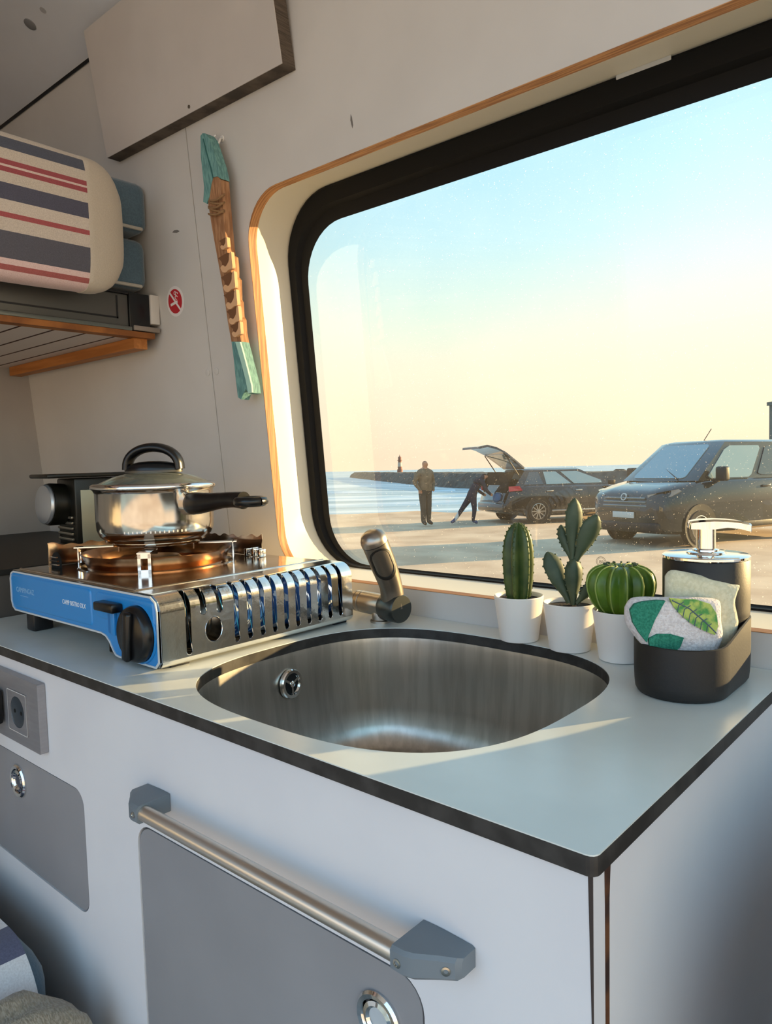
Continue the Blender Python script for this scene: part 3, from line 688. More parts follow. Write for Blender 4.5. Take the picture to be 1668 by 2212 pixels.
# gas cartridge lying in the bay
gc = thing('gas_cartridge', 'blue and white gas cartridge lying inside the slotted stove cover', 'gas cartridge', (-0.585, 0.24, 0.907))
GXC, GZC = -0.5755, 0.9405
M_CART = mat('cartridge_blue', '#2a5fae', 0.3, 0.2, col2='#c9d6e8', scale=55, lo=0.52, hi=0.56)
mk('can', lathe([(0.0, 0.155), (0.030, 0.155), (0.0325, 0.158), (0.0335, 0.162), (0.0335, 0.338), (0.0325, 0.342), (0.0, 0.343)], 44, Matrix.Translation((GXC, 0, GZC)) @ Matrix.Rotation(-pi/2, 4, 'X')), M_CART, gc)
mk('can_neck', lathe([(0.0, 0.110), (0.010, 0.110), (0.010, 0.125), (0.018, 0.127), (0.018, 0.131), (0.024, 0.137), (0.024, 0.141), (0.031, 0.150), (0.032, 0.1545), (0.0, 0.1545)], 40, Matrix.Translation((GXC, 0, GZC)) @ Matrix.Rotation(-pi/2, 4, 'X')), M_STEEL, gc)
mk('regulator', boxw((-0.606, 0.0600, 0.918), (-0.548, 0.1085, 0.966), 0.006), mat('regulator_grey', '#4a4742', 0.4, 0.7), stv)

# ================================================================== SAUCEPAN AND LID
pan = thing('saucepan', 'polished steel saucepan with black handle on the stove burner', 'saucepan', (BX, BY, ZP))
M_PAN = mat('pan_steel', '#cfcac3', 0.14, 1.0, col2='#bfb8ae', scale=26, stretch=(1, 1, 0.05), bump=0.02)
zb = ZP
mk('pan_body', lathe([(0.0, zb+0.0005), (0.060, zb+0.0005), (0.0615, zb+0.003), (0.0615, zb+0.005), (0.0690, zb+0.0075), (0.0770, zb+0.0135), (0.0808, zb+0.023), (0.0815, zb+0.038), (0.0815, zb+0.074), (0.0830, zb+0.0775), (0.0850, zb+0.0790), (0.0842, zb+0.0800), (0.0805, zb+0.0780), (0.0800, zb+0.030), (0.070, zb+0.006), (0.0, zb+0.003)], 80, TR(BX, BY, 0)), M_PAN, pan, smooth=50)
for k in range(15):
    a = radians(-62+k*4.2); p = V((BX+0.0803*cos(a), BY+0.0803*sin(a), zb+0.0225))
    bm = BM(); add_box(bm, p, (0.0012, 0.0018, 0.0032), rot=Matrix.Rotation(a, 3, 'Z')); mk('etched_mark', bm, mat('etch_pale', '#d8d5cf', 0.5, 0.8), pan, smooth=0)
hd = V((1.0, -0.03, 0)).normalized(); hs = V((-hd.y, hd.x, 0)); c = V((BX, BY, 0)); zh = zb+0.059
mk('handle_collar', tube([c+hd*0.079+V((0, 0, zh)), c+hd*0.094+V((0, 0, zh+0.0005))], [0.0125, 0.0120], 20, up=hs, flat=1.3), M_PAN, pan)
hp = []; hr = []
for s, z, r in ((0.092, 0.000, 0.0125), (0.098, 0.000, 0.0145), (0.115, 0.001, 0.0138), (0.140, 0.003, 0.0115), (0.165, 0.0055, 0.0098), (0.19, 0.007, 0.0095), (0.212, 0.0065, 0.0105)):
    hp.append(c+hd*s+V((0, 0, zh+z))); hr.append(r)
hp2 = smooth_path(hp, 4); hr2 = [interp([(i/(len(hr)-1), r) for i, r in enumerate(hr)], k/(len(hp2)-1)) for k in range(len(hp2))]
hn = mk('handle', tube(hp2, hr2, 20, up=hs, flat=1.05), M_BLACKG, pan)
# hanging loop at the handle end
lp = [c+hd*(0.226+0.0165*cos(2*pi*k/24))+hs*(0.0150*sin(2*pi*k/24))+V((0, 0, zh+0.0055)) for k in range(25)]
mk('hanging_loop', tube(lp, 0.0062, 12, cap=False, up=(0, 0, 1)), M_BLACKG, hn)

lid = thing('pan_lid', 'glass saucepan lid with steel rim and black arched grip', 'lid', (BX, BY, zb+0.0795))
zl = zb+0.0800
mg = mat('lid_glass', '#dfe5da', 0.04, 0.0, trans=0.9, ior=1.3, spec=0.6)
mk('glass_dome', lathe([(0.0815, zl+0.0045), (0.072, zl+0.0095), (0.055, zl+0.0165), (0.040, zl+0.0200), (0.022, zl+0.0225), (0.0, zl+0.023), (0.0, zl+0.0200), (0.040, zl+0.0172), (0.072, zl+0.007), (0.0815, zl+0.0030)], 64, TR(BX, BY, 0)), mg, lid, smooth=50)
mk('steel_rim', lathe([(0.0805, zl+0.0002), (0.0872, zl+0.0004), (0.0880, zl+0.0020), (0.0868, zl+0.0055), (0.0830, zl+0.0072), (0.0795, zl+0.0068), (0.0800, zl+0.003)], 72, TR(BX, BY, 0)), M_CHROME, lid, smooth=50)
R2 = V((0.80, 0.60, 0)).normalized(); R3 = V((-R2.y, R2.x, 0))
gz = zl+0.0215
gb = mk('grip_base', loft([[c+R2*(0.0415*k*cos(2*pi*i/40))+R3*(0.021*k*sin(2*pi*i/40))+V((0, 0, gz+h)) for i in range(40)] for k, h in ((1.0, 0.0), (1.02, 0.004), (0.97, 0.0085), (0.80, 0.0125), (0.5, 0.0155), (0.2, 0.0165))], caps=True), M_BLACKG, lid, smooth=50)
mk('grip_vent_line', loft([[c+R2*(0.0421*cos(2*pi*i/40))+R3*(0.0214*sin(2*pi*i/40))+V((0, 0, gz+h)) for i in range(40)] for h in (0.0004, 0.0028)]), mat('grip_band', '#57544d', 0.35, 0.4), gb)
ar = []
for k in range(19):
    a = pi*k/18; ar.append(c+R2*(0.0385*cos(a))+V((0, 0, gz+0.0045+0.0315*sin(a)**0.8)))
bm = BM(); prev = None; rings = []
for i, p in enumerate(ar):
    d = (ar[min(i+1, 18)]-ar[max(i-1, 0)]).normalized(); n = R3.cross(d)
    w1 = 0.0125; t1 = 0.0066
    rings.append([p+R3*(w1*cos(b))+n*(t1*sin(b)) for b in [2*pi*q/16 for q in range(16)]])
add_loft(bm, rings, caps=True)
mk('grip_arch', bm, M_BLACKG, lid, smooth=60)
# ================================================================== COFFEE MACHINE (on the dark box, behind the pan)
cf = thing('coffee_machine', 'black capsule coffee machine with silver round cap behind the saucepan', 'coffee machine', (-1.10, 0.26, 0.973))
M_CFB = mat('coffee_black', '#15140f', 0.35)
M_CFS = mat('coffee_cream_panel', '#a9a48c', 0.4, 0.3)
fd = V((-0.10, -0.99, 0)).normalized(); sdv = V((-fd.y, fd.x, 0))      # machine front direction and its right side
cfc = V((-1.098, 0.274, 0.973))
def cfp(f, s, z): return cfc+fd*f+sdv*s+V((0, 0, z))
def cfbox(f0, f1, s0, s1, z0, z1, bev=0.004):
    bm = BM(); add_box(bm, cfp((f0+f1)/2, (s0+s1)/2, (z0+z1)/2), (f1-f0, s1-s0, z1-z0), bev, 2, rot=Matrix((fd, sdv, V((0, 0, 1)))).transposed()); return bm
mk('body', cfbox(-0.09, 0.040, -0.042, 0.042, 0.0, 0.132), M_CFB, cf)
for s in (-1, 1): mk('side_panel', cfbox(-0.085, 0.030, s*0.0425-0.001, s*0.0425+0.001, 0.005, 0.112, 0.0008), M_CFS, cf)
mk('drip_base', cfbox(0.041, 0.056, -0.040, 0.040, 0.0, 0.018), M_CFB, cf)
for k in range(5): mk('grille_bar', cfbox(0.0405, 0.0445, -0.034, 0.034, 0.024+0.0095*k, 0.0285+0.0095*k, 0.001), mat('grille_steel', '#a39c8e', 0.3, 0.8), cf)
lid_c = mk('lever_lid', cfbox(-0.10, 0.085, -0.046, 0.046, 0.1335, 0.1405, 0.003), M_CFB, cf)
hc_ = cfp(0.030, -0.012, 0.086); hdv = V((-0.02, -1.0, 0.05)).normalized()
mk('brew_head', lathe([(0.0, -0.03), (0.034, -0.03), (0.036, 0.0), (0.037, 0.035), (0.036, 0.0395), (0.0, 0.040)], 40, axis_m(hc_, hdv)), M_CFB, cf)
mk('silver_cap', lathe([(0.0345, 0.0402), (0.0350, 0.0425), (0.0330, 0.0462), (0.024, 0.0490), (0.0, 0.0503)], 40, axis_m(hc_, hdv)), mat('cap_silver', '#b7bcc2', 0.3, 0.7), cf)

# ================================================================== OVERHEAD PANEL
def pfn(off): return lambda x, z, d: (x, 0.3490-0.155*(z-1.687)+off+d, z)
ov_o = [(-1.108, 1.6845), (-0.627, 1.679), (-0.627, 1.893), (-1.108, 1.893)]
op = thing('locker_door', 'grey plywood flap screwed over the wall, high beside the ceiling', 'panel', (-0.87, 0.36, 1.685))
mk('laminate_face', plate(ov_o, [], 0.0010, pfn(0.0)), mat('flap_laminate', '#c2bbb6', 0.5, col2='#bcb5b0', scale=7), op, smooth=0)
mk('plywood_core', plate(ov_o, [], 0.0240, pfn(0.0011)), M_PLYG, op, smooth=0)
p = ony(407, 230, 0.347); mk('screw', lathe([(0.0028, -0.0005), (0.0026, 0.0008), (0, 0.0010)], 16, axis_m(pfn(-0.0002)(p.x, p.z, 0), (0, -1, -0.155))), M_GUN, op)

# ================================================================== WOODEN FISH
def onw(px, py, off):
    d = ray(px, py); t = (0.440-off+LEAN*(CAM.z-0.9)-CAM.y)/(d.y-LEAN*d.z); return CAM+d*t
def fo_(pts, off): return [(p.x, p.z) for p in (onw(a, b, off) for a, b in pts)]
FO = 0.034
fsh = thing('wooden_fish', 'hanging carved driftwood fish with turquoise head and tail beside the window', 'ornament', tuple(onw(500, 700, 0.02)))
M_TURQ = mat('turquoise_paint', '#6f9c98', 0.75, col2='#557f7f', scale=60, stretch=(6, 6, 1), bump=0.3)
M_DRIFT = mat('driftwood', '#a97e5b', 0.75, col2='#8a6040', scale=50, stretch=(5, 5, 0.6), bump=0.3)
M_CARVE = mat('carved_wood_shaded', '#6f4a2f', 0.8)  # driftwood darkened: the shade of the carved hollows put into the colour
M_TOOTH = mat('carved_wood_sunlit', '#d0a47c', 0.75)  # driftwood lightened: sunlight on the teeth put into the colour
head = [(433, 294), (437, 288), (443, 288), (451, 298), (461, 327), (471, 358), (477, 386), (470, 381), (460, 383), (456, 397), (452, 424), (447, 440), (439, 436), (441, 405), (438, 377), (434, 340)]
mk('head', plate(fo_(head, FO), [], 0.017, wfn(-FO)), M_TURQ, fsh, smooth=0)
body = [(459, 382), (469, 380), (477, 388), (480, 430), (484, 474), (487, 506), (489, 530), (492, 548), (497, 553), (499, 575), (500, 596), (505, 602), (506, 645), (509, 650), (511, 682), (515, 688), (517, 716), (521, 738), (500, 738), (492, 694), (484, 636), (471, 564), (458, 492), (450, 440), (453, 418), (456, 396)]
bod = mk('body', plate(fo_(body, FO-0.001), [], 0.016, wfn(-FO+0.001)), M_DRIFT, fsh, smooth=0)
tail = [(500, 738), (504, 767), (510, 825), (514, 858), (521, 863), (526, 850), (531, 840), (538, 851), (547, 849), (545, 833), (536, 796), (525, 753), (521, 738)]
tl_ = mk('tail', plate(fo_(tail, FO), [], 0.016, wfn(-FO)), M_TURQ, fsh, smooth=0)
mk('tail_edge', plate(fo_([(511, 739), (521, 739), (526, 756), (537, 797), (546, 834), (547, 848), (539, 850), (533, 820), (524, 785)], FO+0.001), [], 0.003, wfn(-FO-0.0035)), mat('pale_turquoise', '#a9cfc0', 0.7), tl_, smooth=0)
tc_ = [(486, 528, 0.6), (492, 570, 1.0), (498, 612, 1.0), (503, 650, 0.95), (508, 684, 0.9), (513, 714, 0.75)]
def rnd_(pts, n=4): return [(p.x, p.y) for p in smooth_path([(a, b, 0) for a, b in pts]+[(*pts[0], 0)], n)[:-1]]
for (tx, ty, k) in tc_:
    sh = rnd_([(-21*k, -12*k), (-10*k, -19*k), (2*k, -24*k), (4*k, -10*k), (-3*k, 3*k), (-12*k, 7*k), (-13*k, -4*k)])
    mk('notch_shade', plate(fo_([(tx+a, ty+b) for a, b in sh], FO+0.0015), [], 0.002, wfn(-FO-0.0015)), M_CARVE, bod, smooth=0)
    sh = rnd_([(-15*k, 9*k), (-10*k, 3*k), (-4*k, 6*k), (3*k, -6*k), (4*k, -20*k), (8*k, -26*k), (10*k, -8*k), (11*k, 9*k), (3*k, 13*k), (-4*k, 19*k), (-11*k, 17*k)])
    mk('carved_tooth', plate(fo_([(tx+a, ty+b) for a, b in sh], FO+0.003), [], 0.006, wfn(-FO-0.004)), M_TOOTH, bod, smooth=0)
mk('gill', tube([onw(a, b, FO+0.001) for a, b in ((439, 300), (446, 330), (455, 362), (460, 384))], 0.0009, 6), mat('paint_line', '#2c5c5c', 0.8), fsh)
M_ROPE = mat('twine', '#8b6a48', 0.9, bump=0.5, scale=300)
for k, (yy, tl2) in enumerate(((428, 6), (436, -3), (444, 5), (452, -6), (459, 3))):
    pts = [onw(451, yy+tl2, FO-0.003), onw(455, yy+tl2*0.5+3, FO+0.004), onw(468, yy+4, FO+0.005), onw(481, yy-tl2, FO+0.003), onw(485, yy-tl2-2, FO-0.006)]
    mk('twine', tube(smooth_path(pts, 5), 0.0016, 8), M_ROPE, fsh)
mk('twine', tube(smooth_path([onw(470, 306, 0.012), onw(478, 350, 0.012), onw(484, 390, 0.014), onw(486, 425, 0.02), onw(483, 450, FO-0.004)], 5), 0.0013, 8), M_ROPE, fsh)
mk('twine_tag', plate(fo_([(483, 410), (488, 410), (488, 426), (482, 426)], 0.021), [], 0.001, wfn(-0.021)), M_WHITE, fsh, smooth=0)
hk = thing('wall_hook', 'small white screw hook above the hanging wooden fish', 'hook', tuple(onw(470, 302, 0.0)))
mk('hook_wire', tube(smooth_path([onw(480, 300, 0.0), onw(476, 300, 0.010), onw(472, 309, 0.016), onw(464, 306, 0.018), onw(462, 297, 0.016), onw(467, 292, 0.014)], 6), 0.0016, 10), mat('hook_white', '#d8d6d2', 0.35), hk)
mk('hook_plate', lathe([(0.005, 0.0), (0.0045, 0.0016), (0, 0.002)], 20, axis_m(onw(480, 300, 0.0), (0, -1, LEAN))), mat('hook_white', '#d8d6d2', 0.35), hk)

# ================================================================== NO SMOKING STICKER
sc_ = onw(378.5, 651, 0.0005)
stk = thing('no_smoking_sticker', 'round red and white no smoking sticker on the wall', 'sticker', tuple(sc_))
RS = 0.0262
def disc(r0, r1, off, n=48):
    bm = BM(); a = [(sc_.x+r1*cos(2*pi*k/n), sc_.z+r1*sin(2*pi*k/n)) for k in range(n)]
    add_plate(bm, a, [], 0.0003, wfn(-off)) if r0 == 0 else add_plate(bm, a, [[(sc_.x+r0*cos(2*pi*k/n), sc_.z+r0*sin(2*pi*k/n)) for k in range(n)]], 0.0003, wfn(-off))
    return bm
mk('white_disc', disc(0, RS, 0.0004), mat('sticker_paper', '#dcd6d4', 0.45), stk, smooth=0)
M_RED = mat('sticker_red', '#b32830', 0.45)
mk('red_disc', disc(0, RS*0.80, 0.0008), M_RED, stk, smooth=0)
def sb(cx, cz, lx, lz, ang, nm, mt, off):
    a = radians(ang); o = [(sc_.x+RS*(cx+u*cos(a)-v*sin(a)), sc_.z+RS*(cz+u*sin(a)+v*cos(a))) for u, v in ((-lx, -lz), (lx, -lz), (lx, lz), (-lx, lz))]
    mk(nm, plate(o, [], 0.0003, wfn(-off)), mt, stk, smooth=0)
M_SW = mat('sticker_paper', '#dcd6d4', 0.45)
sb(0.02, 0.0, 0.83, 0.075, -50, 'white_bar', M_SW, 0.0013)
sb(-0.12, -0.12, 0.42, 0.085, 8, 'cigarette', M_SW, 0.0012)
for k, (cx, cz, r) in enumerate(((0.22, 0.22, 0.13), (0.30, 0.42, 0.13), (0.12, 0.52, 0.11))):
    pts = [wfn(-0.0014)(sc_.x+RS*(cx+r*cos(a)), sc_.z+RS*(cz+r*sin(a)), 0) for a in [2*pi*q/14 for q in range(12)]]
    mk('smoke_curl', tube(pts, 0.0006, 5), M_SW, stk)

# ================================================================== BED PLATFORM
bed = thing('bed_platform', 'raised bed platform with dark grey rail and boarded underside', 'bed', (-1.3, -0.4, 1.345))
M_RAIL = mat('rail_grey', '#5b5b58', 0.4, 0.5)
M_BOARD = mat('board_white', '#cbc1bb', 0.55)
M_PINE = mat('pine_edge', '#9a5f2a', 0.6, col2='#7c481d', scale=20, stretch=(1, 1, 1))
XB = -1.042
mk('front_rail', boxw((XB-0.02, -1.3, 1.3715), (XB, 0.338, 1.4275), 0.002), M_RAIL, bed)
mk('rail_groove', boxw((XB-0.001, -1.3, 1.3835), (XB+0.0006, 0.318, 1.3865)), M_BLACK, bed, smooth=0)
mk('rail_groove', boxw((XB-0.001, 0.315, 1.3835), (XB+0.0006, 0.318, 1.4235)), M_BLACK, bed, smooth=0)
mk('rail_top_lip', boxw((XB-0.002, -1.3, 1.4275), (XB+0.003, 0.338, 1.4315), 0.001), M_BLACK, bed)
mk('rail_lip', boxw((XB-0.012, -1.3, 1.3645), (XB+0.004, 0.342, 1.3715), 0.001), mat('rail_lip', '#6f746f', 0.35, 0.6), bed)
mk('front_board', boxw((XB-0.022, -1.3, 1.3545), (XB+0.002, 0.388, 1.3645)), M_PINE, bed, smooth=0)
mk('end_bracket', boxw((XB-0.022, 0.3385, 1.3655), (XB+0.003, 0.379, 1.4320), 0.001), M_BLACKG, bed)
mk('end_cap', boxw((XB-0.02, 0.3795, 1.3805), (XB+0.006, 0.3975, 1.4330), 0.0015), mat('end_cap_white', '#c2bdb8', 0.45), bed)
mk('end_cap_foot', boxw((XB-0.02, 0.345, 1.3660), (XB+0.006, 0.397, 1.3745), 0.001), mat('bracket_foot', '#83786f', 0.5), bed)
ys = [onx(px, py, XB-0.02).y for px, py in ((48, 679), (120, 687), (187, 695), (252, 701))]
dy_ = (ys[3]-ys[0])/3; yl = [ys[0]+dy_*k for k in range(-22, 6)]
for a, b in zip(yl, yl[1:]):
    b2 = min(b, 0.396)
    if a < b2: mk('board', boxw((-1.608, a+0.0030, 1.3560), (XB-0.024, b2-0.0030, 1.3640)), M_BOARD, bed, smooth=0)
mk('board_backing', boxw((-1.608, -1.3, 1.3563), (XB-0.024, 0.394, 1.3690)), mat('board_gap', '#3d1f18', 0.9), bed, smooth=0)
mk('wall_batten', boxw((-1.590, 0.352, 1.3360), (XB-0.010, 0.3785, 1.3555)), mat('pine_batten', '#b5743a', 0.55, col2='#a0622c', scale=30, stretch=(0.2, 3, 3)), bed, smooth=0)

M_BLUECL = mat('blue_upholstery', '#4c6474', 0.85, col2='#445a6a', scale=400, bump=0.2, sheen=0.3)
def cushion(lo, hi, bev, name, mt, par=None, sub=3):
    bm = boxw(lo, hi, bev, sub); return bm
for nm, lab, z0, z1, x1 in (('seat_cushion', 'blue upholstered cushion under another, on the raised bed behind striped pillow', 1.4405, 1.5300, -1.041), ('seat_cushion', 'blue upholstered cushion on top of another, tucked under the locker flap', 1.5390, 1.6270, -1.031)):
    cu = thing(nm, lab, 'cushion', (-1.32, -0.4, z0), group='blue cushions stored on the bed')
    mk('cover', cushion((-1.600, -1.25, z0), (x1, 0.3815, z1), 0.018, nm, M_BLUECL), M_BLUECL, cu)
    mk('piping', tube([(x1-0.003, -1.24, z0+0.006), (x1-0.003, 0.368, z0+0.006)], 0.0032, 8), mat('piping_pale', '#a7a39b', 0.8), cu)

# striped pillow
PX0, PX1 = -1.0290, -0.956
ZB0, ZB1 = 1.4400, 1.6300
bands = []
def bz(py): return onx(0, py, PX1).z
seq = [(270, '#bdb2a6'), (287, '#4a4e5c'), (314, '#bdb2a6'), (340, '#93464c'), (351, '#c9b4ad'), (356, '#93464c'), (368, '#bdb2a6'), (391, '#4c4c5c'), (428, '#c2b6ab'), (456, '#9c4d50'), (467, '#bfb3a8'), (495, '#53525c'), (553, '#d3b7b4'), (566, '#9c5553'), (577, '#d3b7b4')]
pil = thing('pillow', 'striped navy, red and beige pillow lying along the raised bed', 'pillow', (-1.0, -0.3, 1.44))
zz = sorted([(bz(py)-1.44, c) for py, c in [(a, None) for a, _ in seq]])
edges = [bz(a)-1.44 for a, _ in seq]
lowest = bz(590)-1.44
bl = []
for i in range(len(seq)-1, -1, -1):
    lo = edges[i+1] if i+1 < len(seq) else lowest
    bl.append((lo, seq[i][1]))
bl.append((edges[0], '#bdb2a6'))
M_STR = mstripes('striped_cloth', 2, bl, weave=700)
M_BEIGE = mat('beige_cloth', '#b9ae9f', 0.9, col2='#b4a99a', scale=500, bump=0.2, sheen=0.2)
ztop = bz(268); zbot = bz(590); cxp = (PX0+PX1)/2; hx = (PX1-PX0)/2; czp = (ztop+zbot)/2; hz = (ztop-zbot)/2
YS = onx(197, 560, PX1).y; YE = YS+0.060
def psec(y, k, kx=1.0):
    o = []
    for i in range(48):
        t = 2*pi*i/48; c_, s_ = cos(t), sin(t); n = 3.4
        o.append(V((PX0+hx*1.0+hx*kx*math.copysign(abs(c_)**(2/n), c_), y, czp+hz*k*math.copysign(abs(s_)**(2/n), s_))))
    return o
rg = [psec(-1.1+(YS+1.1)*k/20, 1.0-0.012*sin(k*1.3)) for k in range(21)]
mk('striped_cover', loft(rg), M_STR, pil, smooth=60)
rg = [psec(YS, 0.988, 0.995), psec(YS+0.0005, 1.003, 1.003)]
for k in range(1, 9):
    t = k/8; s = (1-t**2.4)**(1/2.4) if t < 1 else 0.02
    rg.append(psec(YS+0.076*t, 0.55*1+0.45*s-0.35*t**4, max(s, 0.05)))
bm = BM(); vr = add_loft(bm, rg); bm.faces.new(vr[-1])
mk('end_gusset', bm, M_BEIGE, pil, smooth=60)

# ================================================================== POTS AND CACTI
M_SOIL = mat('potting_soil', '#3a2a20', 0.95, col2='#1f1712', scale=300, bump=0.8)
def pot(name, label, x, y):
    t = thing(name, label, 'potted cactus', (x, y, 0.9), group='small cacti in white pots')
    mk('pot', lathe([(0.0, 0.900), (0.0215, 0.900), (0.0232, 0.9008), (0.0297, 0.9515), (0.0300, 0.9540), (0.0290, 0.9552), (0.0278, 0.9540), (0.0272, 0.9480), (0.0, 0.9480)], 56, TR(x, y, 0)), M_WHITE, t, smooth=40)
    mk('soil', lathe([(0.0273, 0.9482), (0.0268, 0.9500), (0.015, 0.9512), (0.0, 0.9516)], 32, TR(x, y, 0)), M_SOIL, t)
    return t
M_CACT = mat('cactus_green', '#4a5a2a', 0.4, col2='#2f4420', scale=40, sss=0.05)
M_CACT2 = mat('cactus_grey_green', '#43503c', 0.55, col2='#374633', scale=60, bump=0.2)
M_CACT3 = mat('cactus_bright_green', '#5f7d22', 0.38, col2='#47641f', scale=35, sss=0.05)
M_SPINE = mat('cactus_areole', '#c4b98a', 0.7)
t1 = pot('column_cactus', 'ribbed column cactus in a white pot on the worktop', -0.291, 0.4040)
cx, cy = -0.291, 0.4040
def ribs(n, amp, ph=0.0): return lambda t, z: 1-amp*(abs(sin((t+ph)*n/2))**0.8)
def rib_in(n, amp, ph=0.0): return lambda t, z: (1-amp)+amp*abs(cos((t+ph)*n/2))**1.6
prof = [(0.0135, 0.950), (0.0155, 0.956), (0.0178, 0.972), (0.0190, 0.992), (0.0190, 1.008), (0.0172, 1.022), (0.0138, 1.033), (0.0080, 1.0405), (0.0035, 1.0425), (0.0, 1.0422)]
mk('stem', lathe(prof, 84, TR(cx, cy, 0), rfun=rib_in(6, 0.44, 0.30)), M_CACT, t1, smooth=50)
for k in range(6):
    a = 2*pi*k/6-0.30; pts = [V((cx+r*1.0*cos(a), cy+r*1.0*sin(a), z)) for r, z in prof[:-1]]
    bm = BM()
    for q in smooth_path(pts, 2)[1:]: add_box(bm, q, (0.0014, 0.0020, 0.0022), 0.0004, 1, rot=Matrix.Rotation(a, 3, 'Z'))
    mk('areole_row', bm, M_CACT, t1)
cx2, cy2 = -0.2205, 0.3985
t2 = pot('pad_cactus', 'branching cactus with flat dark green pads in a white pot', cx2, cy2)
PRT = V((0.752, 0.659, 0)); PFW = V((-0.659, 0.752, 0))
def pad(p0, p1, wid, th, tilt=0.0, par=t2):
    p0 = V(p0); p1 = V(p1); d = (p1-p0); Ld = d.length; d.normalize()
    side = PRT*cos(tilt)+PFW*sin(tilt); side = (side-d*side.dot(d)).normalized(); nn = d.cross(side)
    bm = BM(); rg = []
    for (t, w_) in ((0.0, 0.30), (0.12, 0.34), (0.28, 0.58), (0.45, 0.85), (0.62, 1.0), (0.78, 0.95), (0.90, 0.66), (0.97, 0.34), (1.0, 0.08)):
        ring = []
        for k in range(24):
            a = 2*pi*k/24; s = (abs(cos(a))**2.2); ww = wid*w_*(1+0.03*sin(t*60+k))
            ring.append(p0+d*(Ld*t)+side*(ww*cos(a))+nn*((th*(0.5+0.5*w_))*sin(a)*(1-0.35*s)))
        rg.append(ring)
    add_loft(bm, rg, caps=True)
    for s in (-1, 1):
        for k in range(6):
            t = 0.3+0.12*k; w_ = interp([(0.28, 0.58), (0.45, 0.85), (0.62, 1.0), (0.78, 0.95), (0.9, 0.66)], t)
            add_box(bm, p0+d*(Ld*t)+side*(s*wid*w_), (0.0022, 0.0022, 0.0022), 0.0006, 1)
    return mk('pad', bm, M_CACT2, par, smooth=50)
def c2(px, py, dep=0.0): return ony(px, py, cy2+dep)
pad(c2(1238, 1306), c2(1240, 1205), 0.0105, 0.0085)
pad(c2(1236, 1212), c2(1242, 1076), 0.0100, 0.0060)
pad(c2(1243, 1214), c2(1290, 1112, 0.004), 0.0115, 0.0055)
pad(c2(1234, 1210), c2(1211, 1134, 0.002), 0.0070, 0.0050)
pad(c2(1230, 1302), c2(1182, 1192, -0.004), 0.0115, 0.0055)
pad(c2(1246, 1303), c2(1296, 1246, 0.006), 0.0085, 0.0050)
cx3, cy3 = -0.1560, 0.3915
t3 = pot('ball_cactus', 'squat round ribbed green cactus in a white pot beside the sponge holder', cx3, cy3)
prof = [(0.0150, 0.9500), (0.0230, 0.9545), (0.0310, 0.9640), (0.0355, 0.9760), (0.0362, 0.9850), (0.0335, 0.9940), (0.0265, 1.0005), (0.0160, 1.0035), (0.0075, 1.0015), (0.0, 0.9975)]
mk('ball', lathe(prof, 130, TR(cx3, cy3, 0), rfun=rib_in(13, 0.17)), M_CACT3, t3, smooth=50)
for k in range(13):
    a = 2*pi*k/13; pts = [V((cx3+r*1.004*cos(a), cy3+r*1.004*sin(a), z)) for r, z in prof[:-1]]
    mk('rib_edge', tube(smooth_path(pts, 3), 0.0009, 6), mat('cactus_rib_pale', '#8a9c4e', 0.5), t3)
    q = pts[-2]; bm = BM(); add_box(bm, q+V((0, 0, 0.0012)), (0.0050, 0.0022, 0.0018), 0.0006, 1, rot=Matrix.Rotation(a, 3, 'Z')); mk('crown_bud', bm, M_CACT2, t3)

# ================================================================== SOAP DISPENSER AND SPONGE HOLDER
DX, DY, DR = -0.0655, 0.3800, 0.0430
TY = 0.3210
dsp = thing('soap_dispenser', 'black soap dispenser with chrome pump and sponge tray', 'soap dispenser', (DX, 0.35, 0.9))
M_DSP = mat('matt_black_plastic', '#1e1c1b', 0.52, bump=0.05, scale=400)
def stadium(r, z, y0=TY, y1=DY, n=20):
    o = [V((DX+r*cos(pi+pi*k/n), y0+r*sin(pi+pi*k/n), z)) for k in range(n+1)]
    o += [V((DX+r*cos(pi*k/n), y1+r*sin(pi*k/n), z)) for k in range(n+1)]
    return o
def lipz(y): 
    t = min(max((y-0.300)/0.075, 0), 1); t = t*t*(3-2*t); return 0.9485+0.0145*t
bm = BM(); rg = [stadium(DR*0.86, 0.900), stadium(DR*0.92, 0.9006), stadium(DR*0.97, 0.904), stadium(DR*0.99, 0.912), stadium(DR, 0.925)]
rg.append([V((p.x, p.y, lipz(p.y))) for p in stadium(DR, 0)])
rg.append([V((p.x, p.y, lipz(p.y)+0.0007)) for p in stadium(DR-0.0012, 0)])
rg.append([V((p.x, p.y, lipz(p.y))) for p in stadium(DR-0.0026, 0)])
rg.append(stadium(DR-0.003, 0.915)); rg.append(stadium(DR-0.006, 0.9085))
vr = add_loft(bm, rg); bm.faces.new(vr[0][::-1]); bm.faces.new(vr[-1])
mk('tray', bm, M_DSP, dsp, smooth=45)
DX0 = DX; DX = DX+0.0022; DR = 0.0402
mk('bottle', lathe([(0.0, 0.9090), (DR-0.0032, 0.9090), (DR-0.0032, 0.958), (DR-0.0004, 0.9655), (DR, 0.970), (DR, 1.0180), (DR-0.001, 1.0195), (0.0, 1.0195)], 64, TR(DX, DY, 0)), M_DSP, dsp, smooth=40)
mk('cap', lathe([(DR-0.0002, 1.0197), (DR+0.0004, 1.0205), (DR+0.0003, 1.0225), (DR-0.0015, 1.0236), (0.0185, 1.0242), (0.0178, 1.0256), (0.0155, 1.0266), (0.0, 1.0268)], 64, TR(DX, DY, 0)), M_CHROMEB, dsp, smooth=35)
mk('pump_neck', lathe([(0.0125, 1.0266), (0.0123, 1.0280), (0.0092, 1.0290), (0.0090, 1.0490), (0.0, 1.0492)], 40, TR(DX, DY, 0)), M_CHROMEB, dsp)
